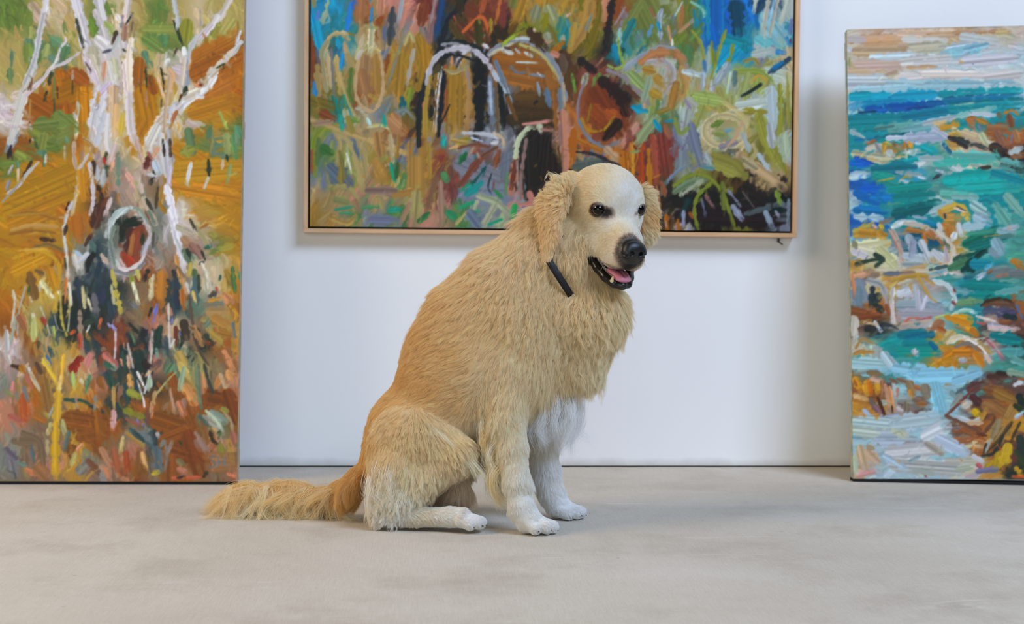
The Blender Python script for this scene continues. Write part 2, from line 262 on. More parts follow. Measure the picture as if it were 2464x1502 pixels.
ART_MID = """
aaa560 14 756,-60 758,24
a5b996 14 806,-40 790,30 770,74
00a0cd 12 750,30 757,60 765,98
00a0cd 14 802,-50 800,40
648cdc 7 768,38 762,96
00a0c8 18 768,104 774,134
148cdc 12 846,18 835,82
3c78c8 9 862,-20 850,30
008cdc 6 897,-50 892,12
008cdc 6 895,28 891,66
a56e3c 26 872,-40 866,60
aa8c50 15 905,-30 906,72
cd8269 20 920,-50 915,45
cd8269 16 950,-50 940,30
cd8269 15 987,-20 965,68
cf866d 14 1010,20 990,88
96a0a0 9 968,0 958,60
3c414b 16 945,28 937,110
69738c 11 925,75 918,170
788291 9 935,120 922,150
964b0f 14 918,50 906,66
964b0f 9 934,140 922,185
782d1e 30 1000,-40 1035,20
7b3020 24 1020,20 1012,60
966e6e 12 1046,0 1030,110
143c6e 12 1074,-50 1045,100
b99a9a 5 1046,0 1034,60
0f141e 14 1116,5 1075,60 1052,136
5a370f 30 1090,60 1110,100
a0501e 8 1090,45 1092,60
a0501e 8 1108,70 1112,85
c8beb4 5 1108,36 1112,34
824610 26 752,108 760,205
7d4613 24 772,150 768,190
5a6a82 10 765,130 770,160
00a5c8 24 765,72 778,140
8d7a2e 8 840,88 852,92
d2b478 11 785,116 800,93 825,89 840,101
cdb982 14 788,112 777,142 787,224
d2bc86 9 790,130 798,220
c8a55f 15 811,142 822,226
c3a05a 16 766,168 768,232
00a5c8 18 814,108 817,120
008ccd 9 826,140 820,176
7d787d 6 798,126 806,246
c3a06a 10 830,108 838,150
b4a05a 12 838,140 850,170
1e96d2 7 758,206 762,236
a57346 40 880,158 876,215
a57346 34 872,180 884,230
af8737 30 908,150 912,225
af8737 20 890,235 908,245
cdaf78 8 872,118 860,170 855,228 872,262 898,272 914,246 922,210 917,150 906,122
d7c8a0 15 895,74 891,128
e0d4b8 8 872,128 860,146
d7c8a0 10 868,118 874,96
af915f 13 912,82 920,122
af9b64 10 880,70 906,74
aa7d14 34 1010,104 1022,150 1012,216
aa7d14 26 1022,120 1026,170
a57819 25 966,146 958,230
a98324 16 985,215 1000,225
b4a58c 10 994,126 978,208
7d827d 6 972,90 948,160 932,214
c8b473 8 972,112 984,84 994,104
a5a064 8 948,140 962,128
648232 12 846,176 842,225 850,250
c3af69 6 822,190 838,250 860,290
00786e 10 802,240 822,302
2a8c64 7 828,236 834,262
00505a 20 966,242 970,262
828c1e 16 988,222 982,262
826914 26 752,248 792,262
96460f 22 784,282 800,290
6e8c3c 12 838,290 862,296
c8be96 7 862,262 884,288
d8d2c0 6 858,266 872,272
747a78 16 918,286 930,262 940,246
747a78 8 950,274 975,268 994,290
b47846 24 948,288 960,310
0a1419 14 1006,352 1008,260 1030,180 1060,124
0a1419 9 1018,240 1008,300
30180a 12 1000,230 990,260
c86e50 5 1018,250 1014,300
0a1419 10 1060,112 1100,103 1150,118 1182,150
a0aaaa 7 1062,112 1090,108 1118,116
0a1419 8 1068,142 1090,134 1140,148
d7d7e1 12 1024,206 1038,156 1066,128 1105,120 1140,126 1172,156 1196,196
a07319 36 1085,170 1080,310
96501e 14 1070,165 1066,290
aa9664 10 1070,172 1092,178 1122,164
c88c5a 7 1086,140 1084,164
a0781e 14 1106,190 1104,310
ae8241 12 1124,170 1126,240 1118,330
96827a 6 1120,170 1130,220
0a1419 12 1066,180 1062,230 1052,330
c8d2dc 7d 1060,165 1050,230 1044,320
e6e6e6 4 1058,190 1050,250
b09028 12 1034,190 1022,260 1022,330
1e1e0a 4 1080,255 1060,300
050f0f 26 1150,150 1152,308
6e7d8c 16 1176,188 1182,296
afbecd 7 1176,200 1180,275
6e5541 12 1192,216 1196,318
0a1216 12 1200,200 1208,300 1206,312
a0b4c3 5d 1186,178 1214,226 1232,300
98a8b8 4d 1206,186 1226,240 1236,310
965a19 60 1215,150 1300,160
965a19 50 1240,190 1290,200
905818 40 1320,190 1326,220
46320f 44 1240,262 1310,270
5a3c12 26 1250,235 1290,232
3c2a0c 30 1230,290 1330,290
7b4a14 10 1215,230 1240,290
96a0a5 13 1172,134 1215,104 1260,98 1308,126 1340,172 1358,240
e0e0e0 7 1172,118 1160,110
c8cdd2 7 1230,96 1262,93 1290,104
bea564 7 1248,108 1300,132 1342,188
c8c39b 7 1176,136 1200,120 1232,106
d2d7dc 10 1208,124 1228,130
28323c 5 1212,116 1226,120
d2d7dc 7 1238,120 1248,130
d2d7dc 6 1260,128 1276,136
bec3c8 5 1240,151 1290,152
8291a0 7 1272,180 1304,184
bec3c8 4 1290,176 1300,184
697887 14 1190,152 1212,206
697887 5 1225,160 1240,176 1262,176
69788c 12 1344,216 1348,272
64738c 13 1312,216 1320,254
8c96a0 7 1290,200 1296,230
915519 10 1330,222 1336,320
aa9b87 7 1352,200 1356,260
6e3214 60 1130,30 1190,60
5a2d10 30 1110,70 1130,90
2d1e0a 16 1102,-40 1106,40
a55028 12 1172,-30 1150,50
b45f28 8 1205,-20 1190,60
b45028 8 1112,80 1150,44 1168,60 1174,100
783228 19 1208,20 1206,62
2d2805 26 1196,74 1212,94
3c3c05 22 1148,60 1150,106
96821e 8 1178,50 1178,84
828228 7 1150,52 1152,60
af821e 24 1272,-50 1244,40 1230,58
af821e 44 1320,-50 1310,14
b4781e 20 1290,-10 1300,14
8c8c64 30 1288,26 1282,46
8c8c64 28 1320,28 1332,54
7d7d32 22 1240,-20 1232,10
828200 16 1312,38 1306,70
787d00 16 1258,62 1284,72
827800 16 1390,-50 1398,18
788c14 9 1240,84 1222,96 1204,112
a0b432 6 1236,86 1206,110
3c2805 28 1276,80 1304,114
643c0a 18 1226,76 1236,60
d2b4a0 8 1282,72 1284,76
96a078 20 1314,88 1316,94
cd966e 5 1308,94 1314,104 1326,98
786e0a 7 1316,60 1330,84 1340,110
468c78 12 1344,44 1338,70
9aa078 14 1352,88 1350,98
3c8c96 8 1362,50 1370,74
cda08c 8 1368,34 1358,40
af8232 26 1420,-50 1408,50 1370,118
af8732 16 1380,60 1368,120
7d8282 10 1418,38 1406,74
735f00 30 1432,56 1412,110 1380,140
78640a 16 1450,-40 1436,50
c88764 15 1462,-50 1450,44
231e14 20 1484,-50 1464,50 1452,104
8c410a 18 1496,-40 1480,40
9b8c96 5 1502,14 1476,58
b46900 16 1350,104 1332,120
c38264 14 1326,128 1344,136
5f4b37 18 1350,136 1356,172
6e5f32 16 1400,120 1380,150
231914 24 1398,148 1424,168
8c6446 7 1448,140 1430,160
649132 8 1374,180 1382,222
649132 9 1428,188 1422,238
649132 14 1440,180 1442,200
96a082 14 1408,180 1400,206
008296 20 1476,112 1486,146
96beb4 16 1490,70 1486,104
aab950 6 1460,156 1480,164 1500,156
96a028 5 1484,90 1490,130 1504,160
783209 90 1440,240 1470,290
96410f 50 1430,270 1450,290
aa5014 30 1460,270 1480,280
28140a 34 1450,196 1488,226 1504,262
28140a 26 1480,300 1455,330
8c7882 6 1404,196 1390,240 1388,290
a07800 6 1398,286 1412,312 1450,312 1480,274
a07800 5 1420,250 1412,290
737887 8 1390,290 1412,330 1452,354 1492,338
968c96 10 1462,168 1508,190 1560,248
5a2d1e 12 1500,205 1540,240
0096b4 18 1522,256 1552,266
d2a08c 9 1546,228 1548,256
be6400 22 1378,316 1372,400
a05014 20 1400,330 1410,370
be6e0a 14 1396,340 1440,360
be966e 26 1462,362 1484,384
5a645a 28 1384,402 1450,390
28282a 8 1386,366 1430,372 1480,396 1534,420
be6900 20 1500,370 1506,440
c88214 10 1520,350 1522,450
aa4b0a 14 1540,330 1545,460
c8820a 12 1560,360 1566,500
7d3223 40 1592,330 1604,410
a04b32 16 1572,330 1580,440
a55a3c 14 1600,300 1610,330
787d8c 60 1110,400 1200,440
747e8c 50 1130,470 1220,470
6e7d8c 30 1216,380 1212,430
cdcdd2 9 1112,322 1160,324 1196,332
bea082 8 1186,322 1206,334 1210,356
dcdcdc 10 1182,346 1192,344
b4c8e6 5 1132,334 1158,342
784128 7 1100,358 1140,350 1172,356
784128 14 1198,366 1186,408
784128 6 1194,356 1168,372 1150,386
783c2a 16 1152,384 1126,420 1104,448
c88264 14 1240,376 1226,465
6e3220 10 1240,378 1228,455
a07864 7 1146,370 1152,384
004b46 6 1166,404 1118,466
14643c 12 1118,372 1104,392
00968c 17 1156,442 1122,468
009664 7 1110,460 1130,440
288c3c 9 1186,458 1204,476
14282d 4 1180,420 1172,450 1180,470
783c32 5 1186,440 1184,458
5f9650 6 1218,420 1214,470
16100a 60 1300,350 1290,450
16100a 40 1275,360 1278,470
1b130a 30 1325,380 1335,480
5a3c0f 4 1284,402 1290,396
64460f 4 1298,426 1302,436
967873 8 1264,336 1252,420 1250,480
9b8c82 5 1242,390 1244,460
afb496 12 1238,378 1246,336 1270,308 1292,306
afb496 14 1294,300 1300,322
c38270 7 1256,300 1290,296 1328,290
c38270 6 1300,312 1350,318
c88269 17 1352,268 1358,360 1358,435
96736e 6 1344,300 1346,350
c8826e 12 1246,494 1292,490
c88273 14 1272,468 1276,480
9ba587 18 1150,474 1190,488 1218,512
a5aa8c 12 1146,488 1118,530
a5aa8c 14 1188,496 1160,546
14a064 8 1136,488 1104,502
14a078 5 1150,508 1124,520
14a078 8 1204,530 1174,542
1e9650 16 1236,500 1230,530
697891 30 1130,520 1150,545
647082 50 800,410 830,440
647082 40 850,350 870,380
828c1e 13 812,310 775,318 756,352 760,425
a0a532 7 812,306 785,312 764,340
3c6e28 24 782,364 796,372
64823c 9 768,340 764,400
b45028 8 752,368 752,420
967d28 16 822,390 820,450
afa05f 13 806,320 820,352 812,400
b49b5f 12 818,330 840,346 862,410 874,466
b4a064 16 850,320 880,372
e0e6d2 5 834,374 846,420
91823c 10 818,370 830,430
afa05a 16 872,370 880,420
be9b5f 14 888,340 E 917,352 30,36
b47d46 30 910,335 915,370
b48446 16 925,345 935,350
c8af82 10 938,330 944,390 930,400
c3af78 9 886,310 920,306 944,322
b98250 34 944,300 962,316
00a08c 8 922,282 926,306
b9d7c8 9 884,292 892,308
a08732 14 838,290 846,320
00a087 9 818,284 824,318
b98c6e 12 758,305 800,298
aa7832 26 905,395 922,432
aa7832 10 958,330 954,384
a57d3c 16 986,350 984,420
aa7d37 46 1000,400 1000,455
aa7d37 20 950,470 1010,462
00966e 10 940,398 950,440
326428 12 956,396 952,430
917361 22 886,462 945,462
af9b5a 13 795,452 840,456 862,486
b49b55 12 800,464 786,500 776,506
96964b 22 812,484 830,488
a07850 12 856,486 862,510
b4964b 14 790,520 770,536
b99646 14 800,528 836,540 856,522
28916e 6 806,508 848,500
2d9b6e 6 818,516 846,516
46965a 12 876,502 908,500
00967d 12 936,508 962,506
6e7896 20 896,530 950,532
9b9150 10 912,480 922,510
a59b55 26 1000,470 996,520
7d553f 16 1048,430 1036,470 1024,510
6e4632 12 1066,400 1050,430
a5826a 16 1058,444 1062,540
a07d5a 12 984,494 962,540
1e6e32 14 1008,534 1030,516
4b9650 16 1066,424 1072,434
1e8250 20 1080,516 1094,528
aa9b5f 9 1096,540 1120,512
b48c32 9 1030,348 1032,430
a57d46 9 1084,380 1070,410
009696 12 1064,332 1066,356
0f1914 7 1012,280 1004,356
0f1914 9 1036,260 1034,290
a08c28 18 1100,345 1124,340
b99646 9 1086,340 1118,345
c8965a 8 1080,360 1104,352
6e7832 90 1560,20 1580,60
828c3c 20 1540,0 1500,70
1e8278 18 1520,50 1500,90
96643c 9 1562,16 1574,40
aa6e3c 10 1640,10 1636,60
6e8228 26 1640,80 1620,100
5a7d32 18 1660,90 1690,60
aab4c8 9 1590,20 1584,40 1588,92
5a96c8 9 1566,60 1558,82
1e8cb4 8 1580,50 1586,70
d28c55 6 1606,60 1614,100
e6e6c8 5 1616,90 1616,108
c39673 10 1666,44 1632,74
b4d2c3 5 1640,0 1622,34
82beaa 7 1662,0 1690,18 1697,52
147d8c 10 1668,20 1676,56
005faf 60 1722,-50 1722,70
005fb4 26 1712,60 1722,104
0087aa 9 1700,-40 1704,90
0082b4 7 1742,-40 1738,90
005aaf 10 1747,-30 1748,50
003c55 38 1772,16 1778,66
00646e 16 1786,90 1796,116
008c9b 44 1756,94 1790,104
0082d2 18 1776,-40 1800,0 1814,40
0064aa 10 1820,30 1824,60
009bbe 40 1760,120 1734,150
82bec3 50 1850,40 1880,80
64b4b9 40 1830,90 1860,110
bec3af 10 1826,-50 1814,24
c3beaa 10 1856,-40 1838,62
c3b9a5 8 1880,-40 1854,80
bec8b4 12 1908,-50 1880,50
96bed2 6 1868,-20 1852,50
6478a5 12 1908,40 1904,70
3282be 14 1866,116 1890,120
3287be 14 1896,84 1906,100
786e91 8 1860,104 1866,118
5a4b64 6 1906,86 1904,96
b4c8be 24 1820,124 1856,116
96a0aa 10 1500,166 1540,132 1600,110 1640,128 1656,168
96a0aa 16 1504,160 1526,144
a0a0af 14 1526,176 1534,170
b47846 20 1542,146 1576,124 1628,126 1650,158
967832 14 1610,118 1622,126
a5a0a5 10 1556,146 1600,142 1622,176 1600,224
b4a096 8 1570,150 1604,160 1590,200
af8228 22 1552,164 1570,168
af8228 24 1580,186 1592,200
af8228 24 1572,222 1586,230
b48246 20 1640,162 1650,200 1632,240
b4822d 20 1626,200 1614,250
8caa64 30 1520,180 1550,210
96a582 16 1560,190 1546,240
9ba58c 16 1600,230 1590,260
b9c8c8 14 1646,168 1690,178
967d28 12 1606,260 1580,270
969632 8 1664,70 1686,100 1694,146
969632 8 1746,68 1732,110 1710,190
828c28 10 1764,104 1756,138 1720,182
8c9632 9 1712,96 1716,150
a5b4b4 8 1704,120 1702,170
8c9696 18 1752,150 1716,204
b4c3c8 10 1748,148 1722,194
a5b4be 9 1692,172 1690,226
aab4b4 8 1712,190 1714,226
3c78a0 8 1694,144 1696,166
b9c3aa 60 1850,170 1890,180
1e3c50 14 1902,134 1880,152 1854,168
006ea0 10 1884,144 1862,160
8ca03c 16 1786,166 1830,166 1858,188
96a05a 20 1800,180 1790,220
c89632 6 1808,192 1828,176 1850,190
b99b46 7 1790,142 1816,136 1828,150
1e2823 9 1832,198 1812,212 1788,226
a0b45a 8 1760,170 1752,200 1750,230
c8d7d2 6 1760,170 1750,220
5a7878 12 1770,170 1768,200
bec8be 30 1780,250 1850,238
b4c3c8 26 1860,210 1864,300
beb978 10 1900,170 1908,260
969632 13 1880,200 1884,300
a0a046 8 1898,190 1902,300
91912d 20 1836,280 1844,300
9b8c28 14 1790,262 1846,264
beaa6e 13 1700,216 1764,256 1812,292
a09b4b 20 1696,240 1674,300
b4a03c 8 1700,250 1714,262
96a55a 30 1680,230 1740,240
a0aaa5 14 1656,260 1650,300
968caa 12 1650,240 1660,255
c8be96 7 1760,262 1800,262
96a573 26 1574,288 1548,320 1530,352
6e1e14 6 1524,350 1530,358
8c9b5a 8 1518,366 1538,362
0096b9 12 1574,290 1588,312
0096b9 5 1600,290 1620,288
737d91 24 1664,302 1676,350 1690,390
82913c 10 1624,284 1636,318 1656,306
beaf7d 18 E 1745,312 50,38
6e8232 16 1716,300 1740,288
828c46 14 1740,320 1720,316
918c91 18 1740,350 1770,340
5a91a0 9 1748,312 1764,308
c3a078 7 1788,290 1770,330 1752,350
afbab4 12 1790,320 1806,360
91912d 18 1826,276 1846,340 1880,400
91912d 12 1850,300 1896,412
91912d 10 1882,280 1882,350
b4c3be 24 1856,300 1862,340
b4be9b 26 1890,330 1896,380
b4c3c3 12 1830,370 1856,410
b9a06e 26 1806,392 1850,420 1890,450
b9aa78 20 1790,380 1820,400
968c37 32 1722,376 1764,392 1792,420
9b9b46 22 1730,400 1780,420
919b9b 20 1700,372 1712,400
5f9696 12 1690,400 1716,404
19140f 60 1640,480 1850,500
19140f 50 1640,520 1890,520
231914 30 1800,450 1850,480
788296 8 1596,450 1620,420 1652,396
5a645a 6 1590,470 1604,430
281e19 20 1600,480 1612,450
0f2d2d 12 1640,520 1664,470
6e7d5f 18 1624,462 1660,440 1702,428
a5aa8c 10 1640,468 1690,434
828c28 9 1622,446 1664,420 1706,424 1740,462 1762,520 1772,550
828c28 9 1714,436 1680,472 1672,510 1682,552
7d8732 14 1740,440 1744,500
556964 14 1798,514 1840,502 1878,490
8c96a5 15 1768,498 1788,526
8c96a5 15 1848,512 1862,542
828ca0 6 1754,456 1786,496
6e6464 4 1790,460 1820,500
7d5a50 8 1700,470 1720,500
5a6478 6 1690,480 1700,520
96a0b4 9 1646,508 1646,545
b9640a 10 1604,520 1606,552
b9640a 9 1632,530 1634,552
a05a14 8 1662,514 1668,524
c8a078 6 1602,534 1604,546
0a1414 16 1886,470 1896,480
7d8ca0 8 1904,480 1902,540
82963c 14 1874,460 1884,490
0a2328 14 1870,506 1890,504
8c96a0 7 1872,508 1880,520
a05a3c 14 1592,440 1600,470
a0643c 6 1580,450 1590,500
1ea0cd 26 770,-60 800,-160 790,-260
c3825f 30 930,-60 960,-170 940,-290
143c6e 22 1074,-40 1100,-150 1090,-280
96502d 34 1160,-60 1190,-180 1150,-300
af8c32 38 1290,-60 1320,-170 1280,-290
231e14 16 1484,-40 1510,-140 1500,-280
7d8c3c 40 1400,-70 1420,-190 1380,-300
969b50 26 1600,-60 1640,-170 1600,-290
0a6eb9 50 1720,-60 1740,-170 1700,-290
bec8be 30 1840,-60 1870,-160 1830,-300
5aa096 24 1560,-120 1660,-220
d29b78 16 1000,-120 1100,-220 1200,-240
e1e1dc 8 1250,-80 1300,-150 1380,-170
"""
PAL_L = dict(K=(22,34,32), N=(78,48,28), B=(148,82,14), O=(178,102,8), M=(180,126,10), Y=(190,142,48), H=(176,158,88), G=(100,124,54), E=(92,122,98), W=(208,198,196),
  C=(204,184,144), S=(188,126,96), P=(168,142,128), A=(126,128,116), D=(34,58,66), R=(132,58,28), T=(132,106,78))
ROWS_L = """GHCHGCHGHCHH
HEGHWWHGGCHO
HGEHWWHCWOOO
HHOBWWBMWCOO
WBBOWCMMCMMB
WBGGWCMMWMYG
BGGOWCMWMGEG
GBMMPACPMMMM
MMMMOPPTMMMM
MMMMNACAWYMM
MYMOAKRAWCYM
MOMADARAPPGM
MMBADWRPTCCY
MYCADKTBDCCM
OHYKKDTBDEAO
BHDKKRTSCTHY
WBHYDRKDCKBY
PTYCSDKSEHTS
AOTYSBDKBHTS
SOTYBDBBTBBB
STTYBBADBBEB
ATTYBTSDBBSG
ATSYASBTBTTS
TTTYTTRTBBTR""".split('\n')
